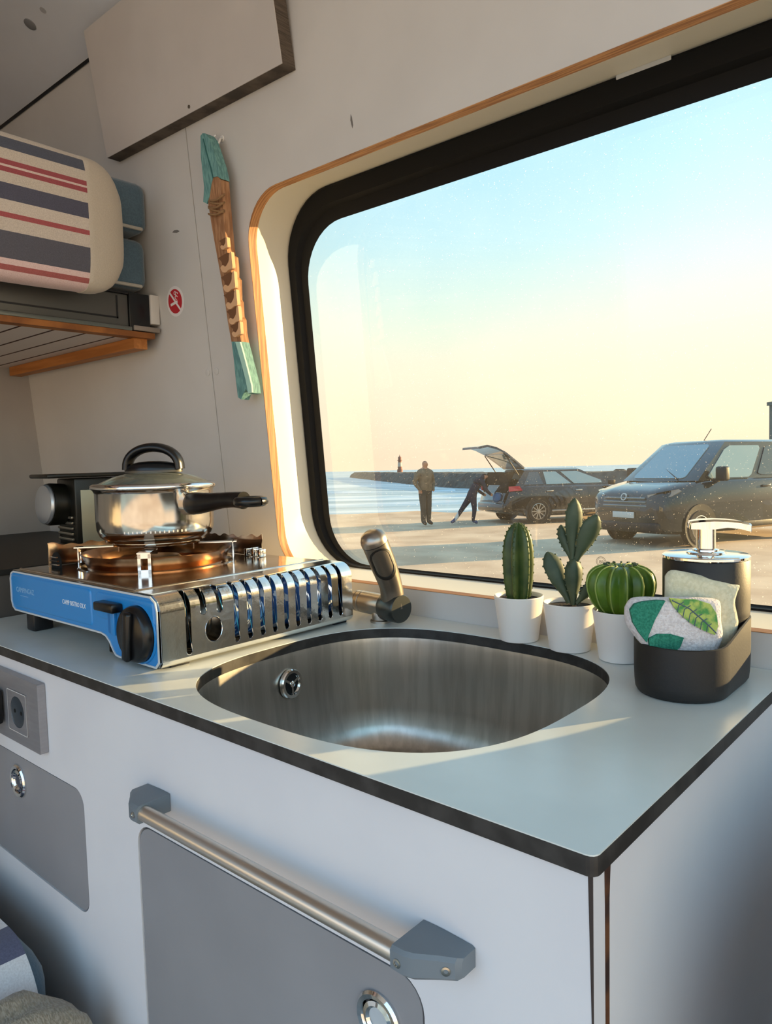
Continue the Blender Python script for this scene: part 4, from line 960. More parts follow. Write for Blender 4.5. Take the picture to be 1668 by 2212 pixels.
bm = BM(); sd2 = (PRT*0.97+PFW*-0.24).normalized(); sd3 = V((-sd2.y, sd2.x, 0)); b0 = V((DX, DY, 0))
rg = []
for s, hw, zt, zb_ in ((-0.0165, 0.0060, 1.0505, 1.0455), (-0.0150, 0.0095, 1.0525, 1.0450), (-0.006, 0.0120, 1.0540, 1.0450), (0.006, 0.0118, 1.0545, 1.0450), (0.018, 0.0100, 1.0540, 1.0465), (0.030, 0.0088, 1.0525, 1.0450), (0.0385, 0.0080, 1.0505, 1.0425), (0.0400, 0.0070, 1.0495, 1.0425)):
    rg.append([b0+sd2*s+sd3*a+V((0, 0, z)) for a, z in ((-hw, zb_), (hw, zb_), (hw, zt-0.0018), (hw*0.75, zt), (-hw*0.75, zt), (-hw, zt-0.0018))])
bmesh.ops.translate(bm, vec=(0, 0, 0), verts=bm.verts)
rg = [[p+V((0, 0, 0.0035)) for p in r_] for r_ in rg]
add_loft(bm, rg, caps=True)
mk('pump_head', bm, M_CHROMEB, dsp, smooth=30)

DX = DX0; DR = 0.0430
# cream cloth behind, leaf-print sponge in front
def soft_slab(name, label, cat, outline_px, ydep, thick, mt, wob, grp=None, seed=1, tiltf=0.0):
    """cushion-like slab: outline traced on a plane of constant distance, then given real thickness"""
    rnd = random.Random(seed)
    n = PFW; o3 = []
    for a, b in outline_px:
        d = ray(a, b); t = ((V((DX, ydep, 0.94))-CAM).dot(n))/d.dot(n); o3.append(CAM+d*t)
    c = sum(o3, V((0, 0, 0)))/len(o3)
    path = smooth_path(o3+[o3[0]], 4)[:-1]
    th = thing(name, label, cat, (c.x, c.y, min(p.z for p in path)))
    rg = []
    for k, dd in ((0.05, -0.5), (0.55, -0.49), (0.80, -0.45), (0.93, -0.32), (1.0, -0.08), (1.0, 0.10), (0.93, 0.34), (0.80, 0.46), (0.5, 0.5), (0.05, 0.5)):
        rg.append([c+(p-c)*k+n*(dd*thick+wob*sin((p-c).dot(PRT)*160+seed)*k)+n*tiltf*(p.z-c.z) for p in path])
    bm = BM(); vr = add_loft(bm, rg, caps=True)
    mk('cover', bm, mt, th, smooth=60)
    return th, c, n
M_CREAM = mat('cream_sponge_cloth', '#c9c6ad', 0.95, col2='#bdba9f', scale=300, bump=0.6, sheen=0.3)
clo, _, _ = soft_slab('sponge_cloth', 'plain cream folded sponge cloth standing in the black tray', 'cloth', [(1438, 1245), (1450, 1232), (1480, 1235), (1530, 1247), (1572, 1256), (1598, 1262), (1594, 1276), (1588, 1300), (1594, 1330), (1595, 1350), (1585, 1385), (1560, 1405), (1540, 1430), (1470, 1440), (1440, 1400)], 0.330, 0.012, M_CREAM, 0.0015, seed=3)
M_TERRY = mat('white_terry', '#d6d0d0', 0.95, col2='#c4bcbc', scale=420, bump=0.9, sheen=0.3)
spg, sc3, sn = soft_slab('scrub_sponge', 'white terry sponge printed with green leaves in the black tray', 'sponge', [(1350, 1312), (1362, 1295), (1385, 1290), (1440, 1290), (1500, 1290), (1545, 1294), (1556, 1305), (1557, 1340), (1561, 1370), (1552, 1400), (1540, 1420), (1460, 1430), (1412, 1414), (1378, 1382), (1352, 1345)], 0.3085, 0.019, M_TERRY, 0.0008, seed=1)
M_LEAFD = mat('print_dark_green', '#1f6b57', 0.95, col2='#2f8069', scale=500, bump=0.8)
M_LEAFG = mat('print_leaf_green', '#4f8a4a', 0.95, col2='#a9b65f', scale=120, bump=0.8)
M_VEIN = mat('print_vein_grey', '#4f5f6a', 0.95)
def on_sp(px, py, lift):
    d = ray(px, py); pl_ = sc3-sn*(0.5*0.019+lift); t = (pl_-CAM).dot(sn)/d.dot(sn); return CAM+d*t
def printed(pts, mt, lift=0.0012, nm='leaf_print'):
    bm = BM(); vs = [bm.verts.new(on_sp(a, b, lift)) for a, b in pts]; es = [bm.edges.new((vs[i], vs[(i+1) % len(vs)])) for i in range(len(vs))]
    bmesh.ops.triangle_fill(bm, use_beauty=True, edges=es); r = bmesh.ops.extrude_face_region(bm, geom=bm.faces[:])
    for g in r['geom']:
        if isinstance(g, bmesh.types.BMVert): g.co += sn*0.004
    return mk(nm, bm, mt, spg, smooth=0)
printed([(1362, 1318), (1372, 1305), (1390, 1300), (1420, 1297), (1438, 1298), (1430, 1312), (1415, 1340), (1402, 1372), (1398, 1388), (1382, 1368), (1368, 1345)], M_LEAFD)
printed([(1402, 1380), (1420, 1370), (1450, 1370), (1478, 1378), (1470, 1398), (1455, 1412), (1420, 1410), (1405, 1400)], M_LEAFD)
printed([(1448, 1293), (1470, 1295), (1505, 1296), (1535, 1305), (1548, 1325), (1552, 1352), (1545, 1372), (1520, 1362), (1490, 1345), (1468, 1325), (1455, 1310)], M_LEAFG)
bm = BM()
add_tube(bm, [on_sp(a, b, 0.0014) for a, b in ((1452, 1297), (1490, 1315), (1525, 1345), (1548, 1368))], 0.0006, 6)
for k in range(6):
    t = 0.15+0.13*k; a = V((1452+96*t, 1297+70*t, 0))
    for (dx, dy) in ((14, -9), (-4, 19)):
        s = 1.0*sin(pi*(t*0.75+0.18)); add_tube(bm, [on_sp(a.x, a.y, 0.0014), on_sp(a.x+dx*s, a.y+dy*s, 0.0014)], 0.0004, 5)
mk('leaf_vein', bm, M_VEIN, spg)

# ================================================================== BENCH, BLANKETS (bottom left)
bn = thing('bench', 'blue upholstered bench seat on the floor in front of the cabinet', 'bench', (-1.0, -0.35, 0.0))
mk('bench_box', boxw((-1.60, -0.62, 0.0), (-0.675, -0.06, 0.419)), M_CAB, bn, smooth=0)
mk('bench_pad', boxw((-1.60, -0.64, 0.420), (-0.640, -0.020, 0.585), 0.060, 6), M_BLUECL, bn)
def sheet(prof, y0, y1, th, wob, ny=24, seed=0):
    """cloth: profile (x, z) swept along y with gentle folds"""
    rg = []
    for j in range(ny+1):
        t = j/ny; y = y0+(y1-y0)*t
        pts = [V((x+wob*sin(t*17+i*0.9+seed), y, z+wob*sin(t*11+i*0.7+seed*2))) for i, (x, z) in enumerate(prof)]
        low = []
        for i, p in enumerate(pts):
            d = pts[min(i+1, len(pts)-1)]-pts[max(i-1, 0)]; n = V((-d.z, 0, d.x)).normalized(); n = n if n.z > -0.2 else -n
            low.append(p-n*th)
        rg.append(pts+low[::-1])
    return loft(rg, caps=True)
arc = [(-0.699+0.066*cos(a), 0.526+0.066*sin(a)) for a in [pi/2-pi/2*k/8 for k in range(9)]]
cl = [(-1.25, 0.5925), (-1.05, 0.5925), (-0.9, 0.5925), (-0.8, 0.5925)]+arc+[(-0.632, 0.48), (-0.631, 0.43)]
rn = thing('striped_throw', 'striped white, red and navy throw spread over the blue bench', 'throw', (-0.95, -0.33, 0.43))
bs = []
x_ = -0.31
for w_, c_ in ((0.10, '#c9c3bf'), (0.05, '#4f5064'), (0.05, '#cbc5c4'), (0.012, '#9a5658'), (0.04, '#cbc5c4'), (0.055, '#53546a'), (0.05, '#d2cdcd'), (0.012, '#9a5658'), (0.045, '#cbc7c6'), (0.06, '#53546a'), (0.035, '#cfcaca'), (0.012, '#9a5658'), (0.03, '#cfcaca'), (0.045, '#53546a'), (0.045, '#cfcaca'), (0.012, '#9a5658'), (0.1, '#cbc7c6')): bs.append((x_, c_)); x_ += w_
mk('cloth', sheet(cl, -0.62, -0.050, 0.003, 0.0012), mstripes('striped_throw_cloth', 0, bs, weave=500), rn, smooth=60)
kb = thing('knitted_blanket', 'beige knitted blanket heaped at the end of the blue bench', 'blanket', (-0.60, -0.2, 0.0))
bm = BM(); rg = []
for rr, zz_ in ((0.02, 1.0), (0.3, 1.0), (0.55, 0.995), (0.75, 0.985), (0.87, 0.96), (0.94, 0.91), (0.985, 0.82), (1.0, 0.70), (1.0, 0.4)):
    ring = []
    for k in range(48):
        t = 2*pi*k/48; f_ = 1+0.03*sin(5*t+1)+0.02*sin(11*t); x_ = 0.062*rr*f_*cos(t)
        ring.append(V((-0.568+x_, -0.150+0.134*rr*f_*sin(t), (0.572-0.45*x_)*zz_+0.004*sin(7*t+rr*6))))
    rg.append(ring)
rg.append([V((p.x, p.y, 0.0005)) for p in rg[-1]])
vr = add_loft(bm, rg, caps=True)
M_KNIT = mat('beige_knit', '#9d9180', 0.95, col2='#7d715f', scale=260, stretch=(1, 2.5, 1), bump=0.9, sheen=0.3)
mk('heap', bm, M_KNIT, kb, smooth=70)
# ================================================================== OUTSIDE: car park by the sea (the van stands slightly out of level)
EN = ray(1340, 1003).cross(ray(715, 1018)).normalized()
EY = (FW-EN*FW.dot(EN)).normalized(); EX = EY.cross(EN)
EG = CAM-EN*1.5
EM = Matrix((EX, EY, EN)).transposed().to_4x4(); EM.translation = EG
def ext(u, v, w_=0.0, rot=0.0): return EM @ TR(u, v, w_) @ Matrix.Rotation(rot, 4, 'Z')
def mke(name, bm, mt, smooth=35):
    """mesh authored in outdoor coordinates, top level"""
    lo = V((min(v.co[i] for v in bm.verts) for i in range(3))); hi = V((max(v.co[i] for v in bm.verts) for i in range(3)))
    c = V(((lo.x+hi.x)/2, (lo.y+hi.y)/2, lo.z)); bmesh.ops.translate(bm, vec=-c, verts=bm.verts)
    o = mk(name, bm, mt, None, world=False, smooth=smooth); o.matrix_world = EM @ Matrix.Translation(c); return o
rnd = random.Random(11)
M_SAND = mat('sandy_ground', '#dcc0a0', 0.95, col2='#bb9d80', scale=0.9, bump=0.6, bscale=9, lo=0.35, hi=0.68)
us = [-150, -90, -60, -40]+[-30+1.0*k for k in range(0, 76)]+[55, 70, 100, 150]
vs = [-150, -70, -30, -12, -4, 2, 5, 8, 11, 14, 17, 19, 20.5, 22, 22.8, 23.4, 23.8, 24.4, 26, 30, 34]
def gw(u, v):
    if v > 23.8: return 0.10-(v-23.8)*0.36
    a = 0.0
    if v > 20.5: a = 0.10*((v-20.5)/3.3)**2
    return a+ (0.015*sin(u*0.9+v*0.6)+0.02*sin(u*0.31-v*0.8) if v > 3 else 0)+(rnd.uniform(-0.05, 0.06) if 22.5 < v < 24 else 0)
bm = BM(); rg = [[(u, v, gw(u, v)) for u in us] for v in vs]
add_loft(bm, rg, close=False)
tag(mke('ground', bm, M_SAND), kind='structure')
M_SEA = mat('sea_water', '#6f8f9c', 0.22, spec=0.5)
N, L, b = nodes_of(M_SEA)
t = N.new('ShaderNodeTexCoord'); mp = N.new('ShaderNodeMapping'); mp.inputs['Scale'].default_value = (0.012, 0.085, 1); mp.inputs['Rotation'].default_value = (0, 0, 0.12)
L.new(t.outputs['Object'], mp.inputs[0])
nz = N.new('ShaderNodeTexNoise'); nz.inputs['Scale'].default_value = 1.0; nz.inputs['Detail'].default_value = 6; nz.inputs['Roughness'].default_value = 0.6; L.new(mp.outputs[0], nz.inputs['Vector'])
r = N.new('ShaderNodeValToRGB'); L.new(nz.outputs['Fac'], r.inputs[0])
r.color_ramp.elements[0].position = 0.40; r.color_ramp.elements[0].color = lin('#86a0aa'); r.color_ramp.elements[1].position = 0.60; r.color_ramp.elements[1].color = lin('#dfe6e6')
k = r.color_ramp.elements.new(0.52); k.color = lin('#adc0c6')
L.new(r.outputs[0], b.inputs['Base Color'])
bp = N.new('ShaderNodeBump'); bp.inputs['Strength'].default_value = 0.6; bp.inputs['Distance'].default_value = 0.4; L.new(nz.outputs['Fac'], bp.inputs['Height']); L.new(bp.outputs[0], b.inputs['Normal'])
b.inputs['Roughness'].default_value = 0.45
bm = BM(); add_loft(bm, [[(-5000, v, -2.0), (-300, v, -2.0), (300, v, -2.0), (5000, v, -2.0)] for v in (28, 60, 120, 300, 900, 5000)], close=False)
tag(mke('sea', bm, M_SEA, smooth=0), kind='structure')
# low breaking waves
M_FOAM = mat('wave_foam', '#e8ecec', 0.8, col2='#b9cdd3', scale=0.4, stretch=(0.3, 2, 1))
for (v0, h, ph, lb) in ((74, 0.35, 0.3, 'low white wave breaking closest to the beach'), (92, 0.42, 1.7, 'low white wave between the beach wave and the pier wave'), (118, 0.5, 4.0, 'low white wave breaking just before the stone pier')):
    bm = BM(); rg = []
    for k in range(61):
        u = -36+k*0.78; hh = h*(0.55+0.45*sin(u*0.21+ph)*sin(u*0.07+ph*2)); v = v0+1.2*sin(u*0.11+ph)-0.10*u
        rg.append([(u, v-2.2, -2.02), (u, v-0.5, -2+hh*0.9), (u, v, -2+hh), (u, v+1.6, -2.02)])
    add_loft(bm, rg, close=True)
    tag(mke('breaking_wave', bm, M_FOAM, 60), lb, 'wave', 'breaking waves off the beach')
# pier of rubble
pl_ = [(-13.5, 392), (-8, 340), (0, 270), (8.3, 197), (13.5, 158), (18.5, 132), (30, 105), (52, 86)]
path = smooth_path([(a, b, 0) for a, b in pl_], 14); bm = BM(); rg = []
for i, p in enumerate(path):
    hw = 3.0; j = lambda s: rnd.uniform(-s, s)
    e_ = 0.5 if i in (0,) else 1.0
    rg.append([(p.x-hw-2.2+j(.5), p.y-4, -2.1), (p.x-hw-1.2+j(.4), p.y-2, -0.8+j(.3)), (p.x-hw+j(.3), p.y, (0.55+j(.14))*e_), (p.x+hw, p.y+1, (0.62+j(.10))*e_), (p.x+hw+2, p.y+3, -2.1)])
add_loft(bm, rg, close=True, caps=True)
M_ROCK = mat('breakwater_rock', '#57564f', 0.9, col2='#3f403c', scale=0.8, bump=0.8)
tag(mke('pier', bm, M_ROCK, 0), 'long dark stone pier reaching out into the sea', 'pier')
lh = thing('lighthouse', 'small red and white lighthouse on the far pier end', 'lighthouse', matrix=ext(5.05, 250, 0.6))
M_LHR = mat('lighthouse_red', '#8e5a4c', 0.7); M_LHW = mat('lighthouse_white', '#c9b9a8', 0.7)
mk('base', lathe([(0.95, 0), (0.9, 1.0), (0.75, 1.05), (0.72, 1.9)], 20, cap=True), M_LHR, lh, world=False)
mk('tower', lathe([(0.70, 1.9), (0.62, 3.3)], 20, cap=True), M_LHW, lh, world=False)
mk('gallery', lathe([(0.60, 3.3), (0.58, 3.9), (0.9, 3.95), (0.9, 4.1), (0.55, 4.12), (0.55, 4.8)], 20, cap=True), M_LHR, lh, world=False)
mk('cupola', lathe([(0.62, 4.8), (0.5, 5.1), (0.15, 5.4), (0.06, 5.9), (0.0, 5.9)], 20, cap=True), M_LHR, lh, world=False)
for (u, v, s, lb) in ((43.0, 150, 1.2, 'small dark boulder in the sea, close to the pier'), (48.0, 151, 1.7, 'largest dark boulder in the sea, between two smaller ones'), (53.0, 150, 1.2, 'small dark boulder in the sea, behind the dark van bonnet')):
    bm = BM(); bmesh.ops.create_icosphere(bm, subdivisions=2, radius=1.0)
    for q in bm.verts: q.co = V((u+q.co.x*s*1.5*(1+rnd.uniform(-.15, .15)), v+q.co.y*s, -2.0+max(q.co.z+0.2, 0)*s*1.25*(1+rnd.uniform(-.2, .2))))
    tag(mke('boulder', bm, M_ROCK, 0), lb, 'rock', 'boulders in the sea')
bld = thing('building', 'tall dark green-grey building beyond the parked black van', 'building', matrix=ext(40.3, 60, 0))
M_BLD = mat('building_grey', '#5d6660', 0.8, col2='#525b55', scale=0.6)
mk('wall', boxw((-6.6, -5, -0.5), (6.6, 5, 6.3)), M_BLD, bld, world=False, smooth=0)
mk('parapet', boxw((-6.75, -5.15, 6.3), (6.75, 5.15, 6.6)), M_BLD, bld, world=False, smooth=0)
for k in range(4):
    f_ = mk('window', boxw((-4.9+k*2.8, -5.08, 3.2), (-3.3+k*2.8, -5.0, 5.0)), mat('building_frame', '#a8aaa4', 0.6), bld, world=False, smooth=0)
    mk('window_glass', boxw((-4.8+k*2.8, -5.1, 3.3), (-3.4+k*2.8, -5.07, 4.9)), mat('building_glass', '#26313a', 0.15), f_, world=False, smooth=0)

# ------------------------------------------------------------------ vehicles
M_TYRE = mat('tyre', '#17171a', 0.85); M_RIM = mat('alloy_rim', '#c3bfb8', 0.3, 0.8)
M_CARG = mat('car_window', '#7f979b', 0.06, 0.0, spec=0.8, coat=1.0)
M_CARGD = mat('car_window_dark', '#26343a', 0.06, 0.0, spec=0.8, coat=1.0)
M_TRIM = mat('car_black_trim', '#101214', 0.5)
M_LAMP = mat('head_lamp', '#8d99a3', 0.12, 0.3, coat=1.0); M_TAILL = mat('tail_lamp', '#c02038', 0.2, coat=1.0)
M_PLATE = mat('number_plate', '#c9cbc6', 0.5)
def wheel(par, x, y, r, s):
    """s=+1: outer face towards +y"""
    M = TR(x, y, r) @ Matrix.Rotation(-pi/2*s, 4, 'X'); h = 0.105
    w_ = mk('wheel', lathe([(r*0.66, -h), (r*0.93, -h), (r, -h*0.75), (r, h*0.75), (r*0.93, h), (r*0.68, h), (r*0.66, h*0.7)], 36, M), M_TYRE, par, world=False)
    mk('rim', lathe([(r*0.67, h*0.95), (r*0.63, h*0.98), (r*0.60, h*0.55), (r*0.60, -h)], 36, M), M_RIM, w_, world=False)
    mk('hub_back', lathe([(r*0.62, h*0.1), (0.0, h*0.1)], 24, M), M_TRIM, w_, world=False)
    bm = BM()
    for k in range(10):
        a = 2*pi*k/10; add_box(bm, (r*0.34*cos(a), r*0.34*sin(a), h*0.72), (r*0.58, r*0.085, h*0.25), rot=Matrix.Rotation(a, 3, 'Z'))
    add_lathe(bm, [(r*0.16, h*0.5), (r*0.15, h*0.95), (0, h*0.98)], 16)
    bmesh.ops.transform(bm, matrix=M, verts=bm.verts); mk('spokes', bm, M_RIM, w_, world=False)
def lower_body(stn, n=3):
    """stations: (x, z_low, z_top, half width low, half width top)"""
    rg = []
    for (x, zl_, zt_, hb, ht) in stn:
        md = zl_+(zt_-zl_)*0.55; o = []
        half = [(0.0, zl_), (hb*0.8, zl_), (hb, zl_+0.06), (max(hb, ht)*1.005, md), (ht, zt_-0.07), (ht-0.05, zt_-0.008), (ht*0.55, zt_+0.012), (0.0, zt_+0.016)]
        o = [V((x, y, z)) for y, z in half]+[V((x, -y, z)) for y, z in half[-2:0:-1]]
        rg.append(o)
    return loft(rg, caps=True)
def quad_win(A, B, C_, D, s0, s1, t0, t1, off, cut=None):
    """window on the face A(bottom front) B(bottom rear) C(top rear) D(top front)"""
    A, B, C_, D = V(A), V(B), V(C_), V(D)
    def P(s, t): return (A*(1-s)+B*s)*(1-t)+(D*(1-s)+C_*s)*t
    n = (B-A).cross(D-A).normalized()
    ctr = P(.5, .5)
    if n.dot(ctr-V((ctr.x*0.9, 0, 1.0))) < 0: n = -n
    oo = [P(s, t) for s, t in rrect(s0, s1, t0, t1, 0.07, 3)] if cut is None else [P(s, t) for s, t in cut]
    bm = BM(); add_loft(bm, [[p-n*0.01 for p in oo], [p+n*off for p in oo]], caps=True); return bm
def greenhouse(bot, top):
    """front/rear x and half widths: (xf, xr, hwf, hwr, z)"""
    rg = []
    for k in range(2):
        xf, xr, hf, hr, z = (bot, top)[k]
        rg.append([V((xf, hf*0.0, z)), V((xf, hf*0.72, z)), V((xf-0.07, hf, z)), V((xr+0.05, hr, z)), V((xr, hr*0.75, z)), V((xr, 0, z)), V((xr, -hr*0.75, z)), V((xr+0.05, -hr, z)), V((xf-0.07, -hf, z)), V((xf, -hf*0.72, z))])
    c = [p.copy() for p in rg[1]]
    for p in c: p.z += 0.045; p.x = (p.x-(top[0]+top[1])/2)*0.92+(top[0]+top[1])/2; p.y *= 0.86
    return loft([rg[0], rg[1], c], caps=True)

# --- black people carrier, nose towards us
M_VANP = mat('van_paint', '#101b1e', 0.16, 0.3, coat=1.0)
vn = thing('parked_van', 'dark van with pale number plate parked nose to the beach', 'van', matrix=ext(6.55, 14.70, 0, math.atan2(-0.45, -0.89)))
def vk(n, bm, m_, p=None, **k): return mk(n, bm, m_, p or vn, world=False, **k)
bd = vk('body', lower_body([(2.42, 0.42, 0.80, 0.62, 0.66), (2.38, 0.30, 0.93, 0.78, 0.80), (2.22, 0.24, 1.02, 0.88, 0.86), (1.9, 0.22, 1.10, 0.94, 0.90), (1.5, 0.22, 1.17, 0.955, 0.93), (1.1, 0.22, 1.20, 0.96, 0.95), (-2.2, 0.25, 1.20, 0.96, 0.95), (-2.42, 0.32, 1.18, 0.93, 0.92), (-2.47, 0.45, 1.12, 0.88, 0.86)]), M_VANP, smooth=50)
GB = (1.62, -2.44, 0.90, 0.92, 1.17); GT = (0.72, -2.30, 0.74, 0.76, 1.87)
vk('roof_shell', greenhouse(GB, GT), M_VANP, smooth=30)
vk('windscreen', quad_win((1.62, 0.66, 1.17), (1.62, -0.66, 1.17), (0.72, -0.55, 1.87), (0.72, 0.55, 1.87), 0.02, 0.98, 0.06, 0.94, 0.012), M_CARG)
for s in (-1, 1):
    A = (1.55, s*0.905, 1.17); B = (-2.39, s*0.925, 1.17); C_ = (-2.25, s*0.765, 1.87); D = (0.65, s*0.745, 1.87)
    vk('side_window', quad_win(A, B, C_, D, 0, 0, 0, 0, 0.012, [(0.07, 0.06), (0.33, 0.06), (0.345, 0.12), (0.345, 0.82), (0.325, 0.90), (0.06, 0.90), (0.035, 0.80), (0.045, 0.12)]), M_CARG)
    vk('side_window', quad_win(A, B, C_, D, 0.39, 0.66, 0.10, 0.90, 0.012), M_CARGD)
    vk('side_window', quad_win(A, B, C_, D, 0.69, 0.95, 0.10, 0.90, 0.012), M_CARGD)
    mr_ = vk('mirror', boxw((1.05, min(s*0.97, s*1.18), 1.16), (1.20, max(s*0.97, s*1.18), 1.42), 0.04, 3), M_TRIM)
    mk('mirror_arm', boxw((1.08, min(s*0.90, s*0.99), 1.14), (1.17, max(s*0.90, s*0.99), 1.20), 0.01), M_TRIM, mr_, world=False)
    vk('head_lamp', loft([[V((x, s*y, z)) for x, y, z in ((2.33, 0.50, 0.86), (2.16, 0.86, 0.90), (1.95, 0.905, 1.00), (2.00, 0.88, 1.03), (2.22, 0.80, 1.00), (2.37, 0.52, 0.93))], [V((x+0.05, s*(y+0.035), z+0.012)) for x, y, z in ((2.33, 0.50, 0.86), (2.16, 0.86, 0.90), (1.95, 0.905, 1.00), (2.00, 0.88, 1.03), (2.22, 0.80, 1.00), (2.37, 0.52, 0.93))]], caps=True), M_LAMP)
    vk('sill_trim', boxw((-1.15, min(s*0.95, s*0.975), 0.30), (1.05, max(s*0.95, s*0.975), 0.40), 0.01), M_TRIM)
    vk('door_handle', boxw((-0.32, min(s*0.955, s*0.985), 1.02), (-0.10, max(s*0.955, s*0.985), 1.06), 0.01), M_VANP)
    for wx in (1.55, -1.62):
        vk('wheel_arch', lathe([(0.40, 0.0), (0.405, 0.025), (0.335, 0.02), (0.0, 0.01)], 32, TR(wx, s*0.95, 0.36) @ Matrix.Rotation(-pi/2*s, 4, 'X')), M_TRIM)
        wheel(vn, wx, s*0.875, 0.335, s)
for z0, z1, hw in ((0.86, 0.90, 0.50), (0.79, 0.83, 0.52), (0.72, 0.76, 0.54)): vk('grille_bar', boxw((2.36, -hw, z0), (2.435, hw, z1), 0.012), mat('grille_chrome', '#7c868a', 0.2, 0.9))
vk('bumper', boxw((2.20, -0.80, 0.26), (2.44, 0.80, 0.46), 0.06, 3), M_TRIM)
vk('number_plate', boxw((2.43, -0.26, 0.52), (2.455, 0.26, 0.63), 0.004), M_PLATE)
vk('badge', lathe([(0.07, 0), (0.07, 0.02), (0.05, 0.02)], 24, axis_m((2.415, 0, 0.90), (1, 0, 0.2))), M_RIM)
vk('wiper', tube([(1.60, 0.5, 1.20), (1.30, -0.1, 1.42)], 0.01, 6), M_TRIM)
vk('aerial', tube([(0.55, 0.2, 1.92), (0.35, 0.2, 2.14)], 0.008, 6), M_TRIM)

# --- black estate with its tailgate open
M_CARP = mat('estate_paint', '#211d19', 0.22, 0.3, coat=1.0)
cr = thing('estate_car', 'black estate car with open tailgate and red rear lamp', 'car', matrix=ext(5.02, 20.70, 0, radians(18)))
def ck(n, bm, m_, p=None, **k): return mk(n, bm, m_, p or cr, world=False, **k)
ck('body', lower_body([(2.27, 0.42, 0.66, 0.55, 0.58), (2.18, 0.28, 0.76, 0.74, 0.74), (1.9, 0.20, 0.84, 0.85, 0.82), (1.2, 0.18, 0.93, 0.89, 0.87), (0.8, 0.18, 0.97, 0.90, 0.88), (-1.6, 0.18, 1.00, 0.90, 0.87), (-2.1, 0.26, 1.00, 0.87, 0.82), (-2.24, 0.36, 0.62, 0.80, 0.80), (-2.28, 0.40, 0.60, 0.74, 0.72)]), M_CARP, smooth=50)
ck('roof_shell', greenhouse((1.15, -2.05, 0.80, 0.82, 0.965), (0.15, -1.62, 0.60, 0.58, 1.40)), M_CARP, smooth=30)
ck('boot_shade', loft([[V((-2.10, s, z)) for s, z in ((-0.66, 0.66), (0.66, 0.66), (0.70, 1.0), (0.55, 1.36), (-0.55, 1.36), (-0.70, 1.0))], [V((-2.17+0.32*max(z-1.0, 0)/0.36*1.0, s, z)) for s, z in ((-0.66, 0.66), (0.66, 0.66), (0.70, 1.0), (0.55, 1.36), (-0.55, 1.36), (-0.70, 1.0))]], caps=True), M_DARK)  # solid block; the shade inside the boot is put into its dark colour
ck('windscreen', quad_win((1.15, 0.58, 0.965), (1.15, -0.58, 0.965), (0.15, -0.44, 1.40), (0.15, 0.44, 1.40), 0.03, 0.97, 0.06, 0.94, 0.012), M_CARGD)
for s in (-1, 1):
    A = (1.08, s*0.805, 0.965); B = (-2.0, s*0.825, 0.965); C_ = (-1.57, s*0.585, 1.40); D = (0.08, s*0.605, 1.40)
    for (s0, s1) in ((0.12, 0.40), (0.43, 0.69), (0.72, 0.92)):
        cutp = [(s0, 0.12), (s1, 0.12), (s1-0.005, 0.88), (s0+0.05, 0.88)] if s0 > 0.2 else [(0.10, 0.12), (s1, 0.12), (s1, 0.88), (0.12, 0.88), (0.05, 0.30)]
        ck('side_window', quad_win(A, B, C_, D, 0, 0, 0, 0, 0.012, cutp), M_CARG if s0 < 0.6 else M_CARGD)
    ck('tail_lamp', loft([[V((x, s*y, z)) for x, y, z in ((-1.80, 0.885, 0.88), (-2.16, 0.80, 0.86), (-2.16, 0.79, 0.99), (-1.88, 0.86, 1.0))], [V((x-0.015, s*(y+0.03), z)) for x, y, z in ((-1.80, 0.885, 0.88), (-2.16, 0.80, 0.86), (-2.16, 0.79, 0.99), (-1.88, 0.86, 1.0))]], caps=True), M_TAILL)
    ck('head_lamp', boxw((1.85, min(s*0.60, s*0.84), 0.66), (2.12, max(s*0.60, s*0.84), 0.78), 0.03), M_LAMP)
    ck('sill_trim', boxw((-0.95, min(s*0.885, s*0.905), 0.30), (1.0, max(s*0.885, s*0.905), 0.34), 0.006), M_RIM)
    mm = ck('mirror', boxw((0.78, min(s*0.88, s*1.04), 0.97), (0.93, max(s*0.88, s*1.04), 1.10), 0.03), M_TRIM)
    for hx_ in (-0.12, -1.0): ck('door_handle', boxw((hx_-0.1, min(s*0.885, s*0.915), 0.83), (hx_+0.1, max(s*0.885, s*0.915), 0.865), 0.008), M_RIM)
    for wx in (1.36, -1.35):
        ck('wheel_arch', lathe([(0.375, 0.0), (0.378, 0.025), (0.33, 0.02), (0.0, 0.01)], 32, TR(wx, s*0.885, 0.33) @ Matrix.Rotation(-pi/2*s, 4, 'X')), M_TRIM)
        wheel(cr, wx, s*0.815, 0.318, s)
ck('bumper', boxw((-2.32, -0.80, 0.30), (-2.08, 0.80, 0.56), 0.06, 3), M_CARP)
tgp = [(-1.58, 1.46, 0.60), (-1.85, 1.66, 0.63), (-2.15, 1.87, 0.66), (-2.42, 2.00, 0.66), (-2.66, 2.06, 0.62), (-2.86, 2.02, 0.54)]
rg = [[V((x, s*hw, z+dz)) for s, dz in ((-1, -0.03), (1, -0.03), (0.97, 0.03), (-0.97, 0.03))] for x, z, hw in tgp]
tg = ck('tailgate', loft(rg, caps=True), M_CARP, smooth=25)
for s in (-1, 1): ck('gas_strut', tube([(-1.75, s*0.62, 1.25), (-2.15, s*0.62, 1.82)], 0.014, 6), M_TRIM)
rgw = [[V((x, s*hw*0.78, z+dz)) for s, dz in ((-1, -0.042), (1, -0.042), (1, 0.042), (-1, 0.042))] for x, z, hw in ((-1.70, 1.55, 0.62), (-1.90, 1.70, 0.63), (-2.15, 1.87, 0.66))]
mk('tailgate_window', loft(rgw, caps=True), M_CARG, tg, world=False)

